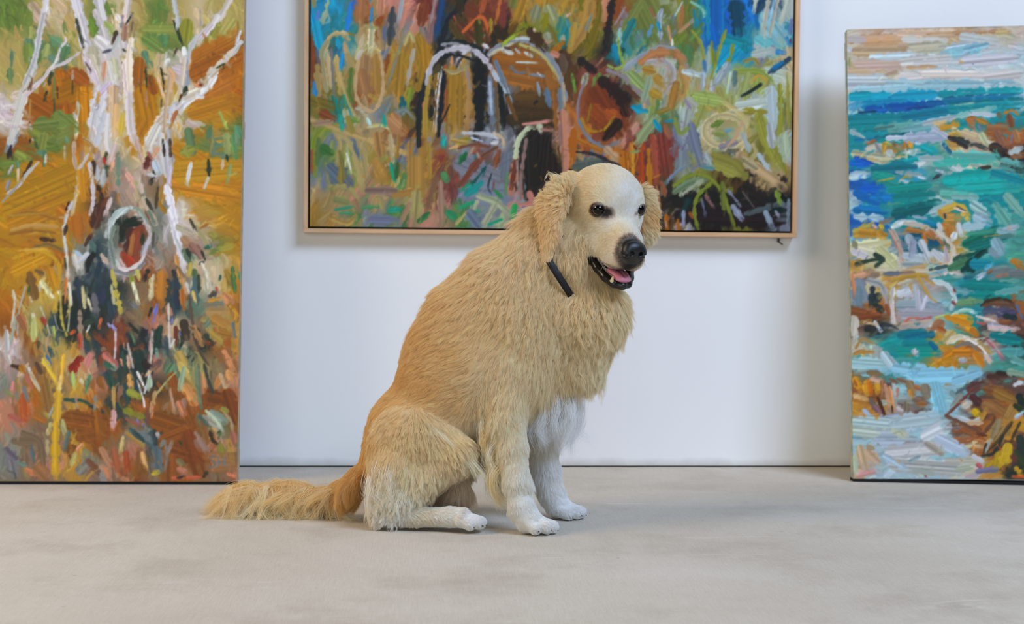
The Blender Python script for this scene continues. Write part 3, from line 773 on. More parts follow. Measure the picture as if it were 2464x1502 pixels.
ART_L = """
b49b87 30 60,-20 90,20
b9a05a 30 150,10 170,40
6e8c46 30 370,20 355,70
6e8c46 40 350,60 380,80
5f8c5a 24 385,40 390,70
5a7d64 22 340,96 350,120
8c9646 24 345,30 410,30
8c8c32 36 445,20 440,60
96963c 26 520,20 500,60
b9af5f 26 560,10 540,40
b4af64 16 505,50 515,90
5a8264 26 48,70 60,100
788c3c 30 48,86 50,110
5f8c64 28 110,60 140,80
5a7d6e 26 105,110 112,130
5a7d50 20 145,80 140,100
96a05a 20 96,80 90,110
507d64 8 8,95 8,130
5f7d50 16 4,140 6,172
46643c 14 225,10 215,50
6e8c32 18 206,15 216,50
a5aa64 24 240,20 255,40
b99b5a 30 60,160 90,130
a06405 60 130,200 185,175
96500a 60 60,220 110,250
be7d05 50 190,200 195,280
a05a0f 40 150,240 160,300
a55a14 36 170,150 190,165
965a14 40 325,120 322,170
b47805 60 340,210 350,260
a0560f 30 355,160 362,185
b06914 60 470,110 560,60
a8640f 60 480,140 560,100
a86a1e 50 480,200 570,150
b47814 50 470,240 560,210
b9780a 40 340,280 330,300
be8205 50 430,340 560,420
b9820f 60 430,420 560,440
b98a0a 60 450,390 570,380
b47d05 90 60,400 140,440
aa780a 90 40,470 150,420
b47805 60 30,520 120,480
aa6e0a 50 150,500 180,530
b4640a 40 175,520 180,560
a06414 18 170,440 205,460
a06e1e 10 20,500 60,492 120,510
c39650 9 15,540 60,528 125,530
a0691e 8 10,550 60,540 120,545
aa7828 8 10,505 60,500 100,498
826432 10 60,590 100,575 140,590
7d500a 7 85,560 120,560
3c2819 9 88,562 122,566
c88c0a 40 30,640 110,600
be8205 30 110,640 126,690
c8920f 10 20,610 80,590 130,620 132,680
d2a03c 7 30,590 90,586 108,592
7d5a28 22 60,650 72,700
6e5a32 14 76,640 90,648
4b5a28 6 60,680 56,700
8c96a0 24 20,300 2,340
788c9b 16 18,285 4,330
cdc8cd 20 66,130 40,185 26,250
d7d2d2 22 40,200 22,270 8,320
d2cdd7 12 90,-40 80,20 70,90 56,150
cdc8d2 12 86,0 76,50 66,110 42,170
d2c8be 10 42,196 60,180 88,160
d7cdd2 7 44,206 88,160 106,134 140,120 176,94
d7cdd2 6 140,54 142,66 128,84 120,120
d7d2cd 6 106,134 118,116 122,100
503c28 4 50,190 56,170
8c5032 4 60,160 56,190
28321e 9 96,194 90,216
28321e 8 104,168 102,174
46321e 4 122,180 124,210
323c28 9 108,148 100,168
28461e 4 114,200 116,250
5a6e3c 5 114,160 114,220
3c3c1e 4 160,160 160,198
c8c3b4 6 160,140 160,160
aa8c46 5 56,215 54,260
2d2d1e 4 54,268 56,276
c3bed2 6 56,276 60,290
c8c8be 7 172,218 176,240 170,262
c8c8be 6 164,246 170,262
d7d2aa 8 172,262 170,310
69823c 40 90,275 130,270
78873c 34 130,255 160,280
6e8232 26 80,300 60,290
828c46 30 90,310 85,340
788c3c 26 130,310 150,300
82913c 22 30,350 50,360
50826e 12 80,345 96,348
508264 10 92,345 92,378
5a8264 9 26,370 30,400
648c64 12 146,310 150,320
3c5028 7 66,310 76,340
1e2819 5 56,314 56,320
d7d7d7 4 62,312 64,316
c8b99b 6 28,390 28,420
c3b9a5 6 96,352 95,374
b4aa8c 5 142,330 143,365
322814 9 60,370 48,395 36,412
cdc8c8 8 78,370 50,400 30,430 0,450
aaa0a0 6 40,410 18,440 -10,470
b4afb4 6 14,380 4,400
1e1919 9 10,330 4,360
8c8c96 10 6,420 0,440
dcd7dc 24 176,10 186,60 205,110 212,160
cdc8cd 16 176,0 192,60 200,90
3c3c37 8 168,10 178,50 186,80
464137 6 190,110 200,130
c8c3c8 22 216,-10 232,30 244,70
c8bebe 10 212,-10 228,20
dcd7d7 28 224,60 236,70 246,80
b9af96 34 210,90 214,130
c8c8aa 26 206,110 222,160
cdc8a5 26 262,120 266,150
e1dcd7 14 250,120 262,170
c8967d 12 240,120 236,160
3c3228 10 268,40 258,70
aa7d69 22 290,20 288,55
dcbeb4 18 288,0 294,20
c8c8d2 10 276,50 264,80 250,90
a0a0aa 8 284,0 280,26
e6e6dc 12 270,0 276,12
28281e 6 286,84 290,88
28281e 6 284,118 290,124
28281e 7 254,188 262,190
28281e 5 268,176 272,180
4b5064 7 254,86 236,92
dcd2e1 14 190,108 210,140 222,170
d2c3cd 10 186,100 208,150 220,175
5a463c 5 192,118 204,138
d7d2dc 32 232,190 218,250 212,300
cdbed2 22 252,176 230,200
d7d7e1 14 240,250 222,320
dca53c 10 226,196 222,220
d2b48c 28 262,190 262,240
dcb478 18 270,230 268,300
e6e1e6 14 250,250 246,310 252,350
d7b946 14 286,250 280,300
e1c8c8 14 290,120 296,180 300,260
e8dcd2 16 306,60 300,120 306,200
dcd2cd 20 302,200 306,280 322,330
c8aaa0 10 316,300 332,350 344,400
1e1e1e 4 292,20 310,-10
64503c 4 310,0 306,40
283228 6 412,10 422,40 436,72
323c32 8 418,20 430,60
3c321e 5 420,80 412,100
bec3c8 9 424,0 420,30
e1e1e6 12 438,80 440,100
d2cdd2 12 470,50 454,80 444,130
d7d2d2 18 520,0 500,30 476,50
d7d2d7 12 506,20 480,52
b9b9b4 6 480,-20 482,20
a0aab4 10 444,110 448,160 440,180
cdbeaf 12 440,110 434,160 430,195
283228 12 444,178 440,196
1e2328 10 430,222 420,236
5a3214 8 432,198 426,214
d7d2c8 20 480,176 450,205 430,230
e1e1e6 14 476,195 440,220 430,240
dcd2be 24 470,190 450,200
f0f0f5 18 488,186 496,174
f0f0f5 18 520,140 508,160 496,180
f0f0fa 12 472,196 482,200
d2beaf 22 520,130 500,150 486,165
c8c8cd 12 582,60 560,90 530,115 500,140
d2c8b9 14 560,84 530,116 505,136
dcdce6 8 580,34 574,52 570,66
dcdce1 5 590,60 576,66
323c1e 5 540,116 520,128
641e0f 8 476,172 484,170
dc8c5a 6 466,170 476,176
d2d2cd 34 420,230 400,250 370,290
cdbeaf 30 400,246 372,280 356,310
d7d7dc 14 412,226 400,262
d2cdc8 24 370,280 346,330
be8c50 6 418,250 404,280
b46432 10 420,240 408,262
d7aa7d 9 400,130 412,150 404,180 396,200
cdaf87 8 404,148 398,196 392,240 390,300
d2b48c 7 372,150 384,190 392,215
28321e 5 342,130 346,180
1e1e14 5 380,130 386,160 388,190
28281e 4 382,210 382,228
be8773 5 344,190 344,226
c8c3b9 7 394,90 388,130
d7dcdc 12 400,110 392,120
64825a 20 450,290 460,340
828c3c 26 440,340 470,330
96963c 12 450,350 440,330
d2d2d7 9 457,368 450,400 448,422
64785a 12 510,300 512,350
5f826e 12 500,290 512,310
1e321e 8 500,360 502,400
e1e1e1 6 500,404 490,430
828246 9 510,300 504,340
a0a55f 18 545,300 548,340
1e321e 7 546,348 548,362
d2b9a0 8 536,360 534,382
5f9155 12 562,300 568,350
82915a 9 556,370 546,420
6e8c64 14 572,290 572,320
a5aa50 8 528,240 546,280
5a825a 14 504,280 500,300
64966e 20 572,280 578,300
e1dcd7 20 382,300 384,350 396,400
b9b9c3 14 400,290 402,330
c8c8cd 26 396,330 402,390
2d2319 7 386,310 390,350
46321e 7 404,310 406,350
c8bed2 12 405,380 400,430
1e281e 9 366,390 356,420
c8d7e1 18 366,370 376,392
dce1e1 9 370,402 352,398
5a231e 14 352,350 344,380
8c5a46 10 350,345 360,360
e1aa82 12 376,330 364,350
3c4132 12 246,345 248,400
c8aa8c 16 262,350 250,370
d2c3b4 12 266,330 254,370
788c78 14 276,360 276,420
e1aa8c 10 262,370 256,390
b4301a 10 240,360 242,372
aab4b9 12 240,390 236,430
c3c8cd 12 222,380 226,420
321e14 10 214,370 216,400
d7d2dc 9 204,370 212,420 214,470 206,500
d7cdcd 8 200,350 188,372 176,388
d2b4a0 9 165,320 166,360 172,388
cdbe9b 10 176,390 176,430 168,470 162,500
dcdce1 8 162,470 150,500 142,540
d7d2cd 8 142,530 144,560 150,600 150,640
321e0f 5 154,470 146,490
412819 8 150,525 144,550
c88c0f 22 185,400 190,460
4b2819 26 236,470 220,520
321e14 12 226,430 240,470
5f321e 14 250,460 236,480
d2c3b9 12 258,460 244,500
461e14 10 210,550 196,575
d2a08c 16 300,400 330,440
aa9b6e 12 318,410 330,460
a08c78 14 300,440 318,480
787d64 14 330,420 344,470
c3aaa0 16 334,440 322,400
96826e 26 290,460 310,500
c3af9b 14 340,460 368,520
2d2d1e 8 346,460 362,490
463219 8 374,430 370,480
b48c32 20 390,430 384,470
aa7814 12 378,470 392,490
f0f0f8 16 396,430 410,480 416,520 426,570
ebebf0 16 404,490 420,540 436,620 442,640
e1e1e6 10 420,560 436,600
6e7d6e 9 352,490 366,520
c8c8c8 16 290,490 262,510 250,550
a0aaa0 12 300,480 330,490 352,530 364,570
c8beb4 10 320,500 350,530 366,590
aabebe 14 296,486 270,500 256,530
d7dcdc 10 310,480 290,486 262,520 258,560 262,600 280,630
82968c 10 266,530 258,570 268,620
646e64 8 276,530 272,580
0a1914 26 302,520 326,514
0a1914 16 290,530 284,560
46231a 24 308,540 300,590
8c3c23 20 318,545 312,590
aa6432 10 314,550 306,600
aa3214 26 300,610 310,620
963214 18 290,600 300,625
dcd7d7 9 280,632 300,636 330,620 345,590
a0aaaa 10 270,640 310,648 340,620
beb4be 12 350,560 336,600
1e321e 10 338,550 336,570
82827d 14 366,560 372,590
505046 8 364,545 362,580
96826e 14 374,570 400,600
c3b9a0 26 430,530 452,540
a5785a 30 440,560 470,590
9b6e5f 26 460,575 480,600
aa9b78 12 470,530 496,570
463728 7 455,510 470,540
232828 6 484,590 492,610
232828 8 486,616 478,620
8ca082 18 456,600 470,610
5a6e55 14 440,590 455,620
c8be96 10 500,575 506,580
a5641e 7 500,520 480,530
1e5a46 12 494,580 504,576
c8c3af 18 494,640 500,690
d7cdb4 12 484,620 500,660
1e281e 8 448,586 456,606
c8b446 10 456,620 452,650
50643c 12 466,640 470,680
466464 18 466,660 470,720
283c28 10 476,650 478,690
283c46 18 420,660 418,710
233246 12 422,690 424,730
1e2328 10 414,640 420,655
b4731e 32 386,650 382,720
a5641e 16 360,690 380,740
ae6419 20 436,690 440,730
cd9646 10 420,600 430,650 440,680
be9b6e 10 440,660 450,700
d7d7d2 6 446,670 452,690
d2cd91 12 358,660 360,700
d7cda0 8 364,650 356,710
c8c35f 10 324,640 330,660
1e1e14 14 350,640 342,660
96963c 14 310,650 314,670
e1dcaf 9 314,670 328,720
6e7882 9 312,720 322,730
7a7ad2 7 374,722 368,748
7a7ad2 7 366,756 364,768
7a7ad2 5 412,756 408,768
7a7ad2 5 430,792 432,800
141e1e 8 360,732 352,756
141e1e 8 306,770 326,790 340,798
141e1e 16 342,790 346,796
143228 22 376,790 374,820
143228 14 382,780 370,830
32281e 26 440,770 445,800
6e2814 10 420,780 420,820
c88c6e 12 400,730 408,745
e6b45a 6 462,690 470,720
5a4b3c 8 452,700 460,760 468,790
503c32 7 466,800 480,840 500,870
b48246 16 465,780 485,820
aa8c50 30 510,740 540,740
7d7d64 14 490,722 530,718
a57832 30 520,760 550,780
a06e1e 26 530,790 550,795
be963c 10 505,790 530,810
8c5f28 12 510,830 525,850
7d3214 8 496,815 506,818
6e7878 12 560,770 564,800
c88250 26 540,700 556,714
966e28 12 545,640 560,680
50783c 10 560,630 566,690
288264 7 576,640 578,660
6e4696 4 530,650 533,655
a04632 8 520,680 526,695
cd8c28 10 502,712 528,706
463c32 12 505,700 520,690
96643c 40 545,850 560,880
d28c50 16 540,840 560,880
2d5a3c 7 530,650 528,660
b99b50 26 430,850 445,880
5a7355 16 402,860 396,880
82a08c 9 372,834 374,850
14322d 28 330,850 340,880
1e1e1e 10 346,860 344,890
5a8250 6 310,790 320,820
e1c8b9 6 302,820 316,880
f0e6dc 5 402,720 404,790 406,830
e1dce1 5 416,810 406,830
c8aaa0 8 362,790 358,840
dcd7c8 5 362,830 356,880
e1af8c 8 302,850 306,880
961e0a 26 170,880 185,860
d2af3c 10 88,690 92,720
d2af3c 9 100,690 104,720
c8aa32 10 126,700 122,740
dcd2aa 12 90,670 110,700
e6d7b4 9 114,700 120,708
ebe6e6 7 62,706 66,716
f0ebe6 8 130,692 136,700
d7d2d7 5 84,676 86,690
d7d7af 9 70,750 76,780
d7be50 9 158,700 158,740
0f1e19 24 145,710 140,750
0f1e19 20 135,760 150,800
14231e 20 170,740 172,790
28323c 20 178,690 184,710
283c4b 16 176,660 180,690
283246 16 240,690 236,720
1e3746 14 232,620 226,650
1e3232 14 262,700 262,750
2d3c50 18 258,720 264,750
2d4637 20 200,770 220,760
233c32 14 214,750 230,770
b4b464 8 120,780 122,800
cdc87d 14 72,760 72,810
d2aa8c 6 108,800 106,840
dccdbe 8 150,600 154,660
f0e6d7 8 156,670 164,724
e6d296 8 190,680 196,730
e6dcaf 7 204,710 214,740
dccda0 7 260,676 268,720
c8b44b 14 272,690 284,740
d2be5a 10 262,640 272,680
646464 16 218,700 226,750
9b8273 10 184,740 186,780 192,850
d2af50 6 136,690 140,760 152,800
c8bea5 3 158,720 158,760 155,790
b4afaf 3 122,750 130,780 142,790
c8bea0 4 88,730 100,760 112,800
c3b9aa 5 50,680 36,740 32,800
cdc8be 6 20,690 24,720 18,780
aab4aa 7 30,750 20,800 14,840
a0643c 20 40,760 50,780
d2d2d7 12 6,790 10,860
c8afaf 6 26,810 10,850
e1dcd7 9 8,850 16,870
dcbea0 7 60,870 36,900
d7be5a 12 98,860 110,880
b4b4f0 4 254,770 258,778
a0a0e6 10 264,776 270,784
e1dce1 4 272,790 272,830 268,880
d7d7c8 5 208,776 202,790 206,780
c8c3b4 26 175,605 185,640
b4d2e6 7 168,590 190,606
c3c8d2 12 200,600 178,620
0f1414 12 224,590 206,614 202,640
506e6e 14 210,570 220,590
d2b9a0 12 236,600 250,620
788c82 12 255,570 262,600
1e3228 5 146,610 150,640
d27832 7 150,660 148,720
d7643c 10 236,760 232,780
be4628 12 184,800 186,830
d2551e 12 164,795 170,790
a03c23 12 94,760 100,770
3c6ea0 6 104,850 116,870
325050 14 110,830 118,850
cd8278 20 210,850 200,880
c87864 22 250,850 270,870
dc9678 12 285,860 292,870
1e4632 8 290,840 296,880
a0a58c 20 250,870 270,880
e6be32 10 96,868 120,900 130,920
e6b42d 9 146,850 140,920
dcaf2d 20 134,930 130,1000 130,1040
d2a519 20 128,1020 128,1090 130,1150
dcc878 8 140,900 136,940
b4d26e 8 168,890 172,930
e1dcaf 9 188,910 192,916
d28c5a 12 190,870 200,890
c87d6e 12 24,920 22,940
6e8c3c 4 4,936 26,952
3c2319 12 22,875 40,880
5f4628 12 80,870 90,890
c86e5a 10 56,900 70,930
d2d2b4 8 62,880 74,910 92,940
e1d7e1 5 60,880 66,895
b4730f 14 44,880 50,890
a0643c 26 40,980 50,1020
c36e5f 20 20,1000 40,1010 60,1000
b4551e 26 50,950 54,1000
7d7878 14 50,930 60,960
966428 30 100,930 110,980
a07832 10 100,880 116,960
b96919 14 80,1000 100,1010
1e463c 8 150,958 190,960 220,975
1e323c 7 210,972 250,992
1e504b 5 160,960 180,965
6e7d78 8 224,950 222,1000
9b7d6e 6 176,945 182,1000 186,1030
1e4637 16 258,900 264,925
1e3c37 10 282,890 284,920
325a41 14 250,870 264,880
be9650 8 268,930 270,980
d78c7d 14 268,990 266,1030
8c4b0a 60 170,1010 230,1020
87480a 40 190,1050 240,1040
965a0f 30 230,990 238,1050
824b14 26 160,1060 170,1100
96a068 8 170,1100 168,1112
cdc369 12 176,1090 168,1116
d28c64 10 190,1070 178,1084
be8264 9 216,1090 210,1105
b4aa78 8 108,1060 110,1090
c3b46e 10 292,1050 286,1090
7d6446 26 30,1060 80,1060
6e5f46 14 50,1040 90,1060 100,1110
506464 9 70,1070 76,1110
648278 8 30,1110 60,1120
a5873c 10 110,1000 100,990
d2c378 12 116,1020 110,1040
b9b478 12 145,1010 150,1040
5a6e64 12 160,1040 150,1080
a0aa91 6 120,980 112,1000
787878 26 20,1100 30,1140
78696e 20 10,1080 30,1100
c87d50 14 60,1130 80,1140
a06e41 30 90,1130 100,1140
7d7d73 26 190,1130 210,1110
784632 20 210,1110 230,1130
9b5532 18 270,1080 280,1130
c88c5a 14 240,1080 262,1120
c87850 12 250,1130 256,1145
d7a0a5 12 270,990 268,1020
4b8c5a 10 210,900 200,940
4b5f32 4 280,960 290,980 320,990
8c8c1e 14 300,985 340,1000
7878c8 9 326,1008 330,1014
7878c8 6 340,1018 342,1020
b45f41 8 300,1005 330,1020
415a5f 10 310,1030 350,1060 370,1080
2d4646 12 320,1040 340,1060
6e7878 14 340,1040 360,1060
5f7373 20 376,1080 380,1130
b48c3c 10 300,1040 340,1070
aa4b1e 14 300,1090 304,1130
965a28 12 330,1090 330,1130
d2a064 10 340,1090 350,1130
c8af32 12 366,1140 376,1136
8c4605 60 380,1010 440,1030
8c460a 60 400,1060 450,1040
824105 50 420,1080 480,1100
7d3c05 60 460,1060 480,1120
8c4b0f 40 410,1110 410,1140
8c4605 26 410,900 420,950
96500a 30 440,960 460,1010
7d3c00 44 500,950 550,960
7d3c00 30 550,950 566,1000
8c4605 16 490,950 492,975
dc9150 26 480,900 484,930
dc9650 24 444,930 464,960
d28c46 16 530,900 520,925
d79650 20 550,890 556,910
e1c896 7 530,895 540,925 550,920
c8af5a 20 430,870 450,900
6e7355 8 476,870 478,900 480,960 484,980
3c3c37 7 490,870 500,910 512,940
7d8c6e 9 470,880 474,940 480,965
9bb48c 12 440,880 430,930
5a8c64 14 412,870 400,890
d7c878 5 420,890 400,910 370,948
f0ebe6 6 326,890 336,910 344,930
f0ebf0 5 344,975 342,960 336,940 326,910
e1d7e1 9 356,880 354,910 344,940
b4c8aa 16 356,910 356,930
d2aa8c 6 364,880 346,900
d29650 14 306,900 312,930
231e14 14 345,870 360,880
a0a032 20 310,940 330,950
c8aa6e 10 370,940 360,990
5a3c1e 5 352,950 362,930
784132 8 352,980 352,1020
c88c64 7 364,970 362,1000
b48c78 8 405,930 412,960 418,990
a07864 12 440,960 434,1000
c87d50 20 430,970 440,990
a0a08c 20 490,1000 520,1020 530,1040
8c9b87 24 510,990 540,1010
b4bea5 10 495,985 520,1010 535,1035
5a6450 10 480,1000 500,1020
281e0a 10 504,1035 510,1055 520,1065
2d320a 7 528,1035 524,1040
d2a550 8 514,1030 518,1034
9b9b3c 12 535,980 545,985
a08c6e 8 540,990 556,1010 560,1040
8c644b 16 470,1060 480,1080
96786e 16 470,1040 500,1090
8c8c32 16 530,1070 534,1095
b49137 12 550,1060 560,1110
a0644b 20 560,1040 566,1060
8c7873 8 394,1060 400,1090 395,1130
96877d 8 412,1060 402,1090
b4aaaa 12 376,1042 378,1048
8c827d 10 390,1060 386,1070
32321e 6 430,1060 436,1070
7d6e46 20 430,1110 440,1120
b4735a 14 430,1130 450,1140
d2643c 8 414,1150 440,1150
d2643c 8 450,1150 480,1148
d27850 8 550,1140 568,1148
28281e 6 425,1150 440,1146
28281e 9 490,1146 496,1136
aa6e3c 14 520,1130 560,1120
"""
TOP_L = """
d7d2d7 15 90,20 96,-60 118,-160 110,-260
cdc8cd 9 118,-150 160,-230 190,-330
d7d2dc 26 186,40 160,-60 120,-170 100,-300
d2cdd2 22 244,40 222,-60 236,-190 210,-320
dcd2c8 18 288,40 300,-60 330,-170 330,-320
c8c3c8 12 330,-160 380,-240 400,-360
d2cdc8 14 500,50 545,-30 580,-110
bec3c8 10 424,20 412,-70 440,-180
3c3c37 7 150,-80 116,-170
6e8c46 50 60,-120 110,-180
5f8c64 46 180,-260 250,-300
788c3c 54 400,-150 480,-190
6e8c46 60 300,-380 420,-420
5a7d5a 40 520,-260 560,-330
b9b48c 40 30,-300 120,-360
"""
SIGN = """
7c7e7c 4.5 518,1098 509,1096 505,1103 512,1109 517,1117 509,1124 502,1121
7c7e7c 4.5 524,1098 525,1122
7c7e7c 4.5 538,1098 540,1122
7c7e7c 4 525,1111 539,1110
7c7e7c 5 548,1120 549,1121
"""
PAL_R = dict(w=(206,208,204), c=(204,190,168), s=(198,160,122), a=(150,196,202), b=(172,196,202), t=(8,140,144), z=(18,150,184), u=(10,88,168), d=(4,78,104),
  e=(74,152,138), o=(198,138,44), r=(166,90,36), n=(98,64,50), k=(38,44,42), p=(168,156,146), g=(126,138,140), y=(208,194,146), f=(162,202,212))
ROWS_R = """cscscsscc
csscabbwb
cccwwwwww
bbaabaaab
zzzzztttt
tttteocrr
tcowewyck
utzzeetee
bteewtttt
uuttttete
azgddoyae
oywoacete
yyopptdge
grppbetpr
nkppwetnn
ceteoorpk
eettoopee
rnafaaenn
oopnafnro
abnfanroo
bbbbbayrn
sbbbbbcok
scbbbbpyo""".split('\n')
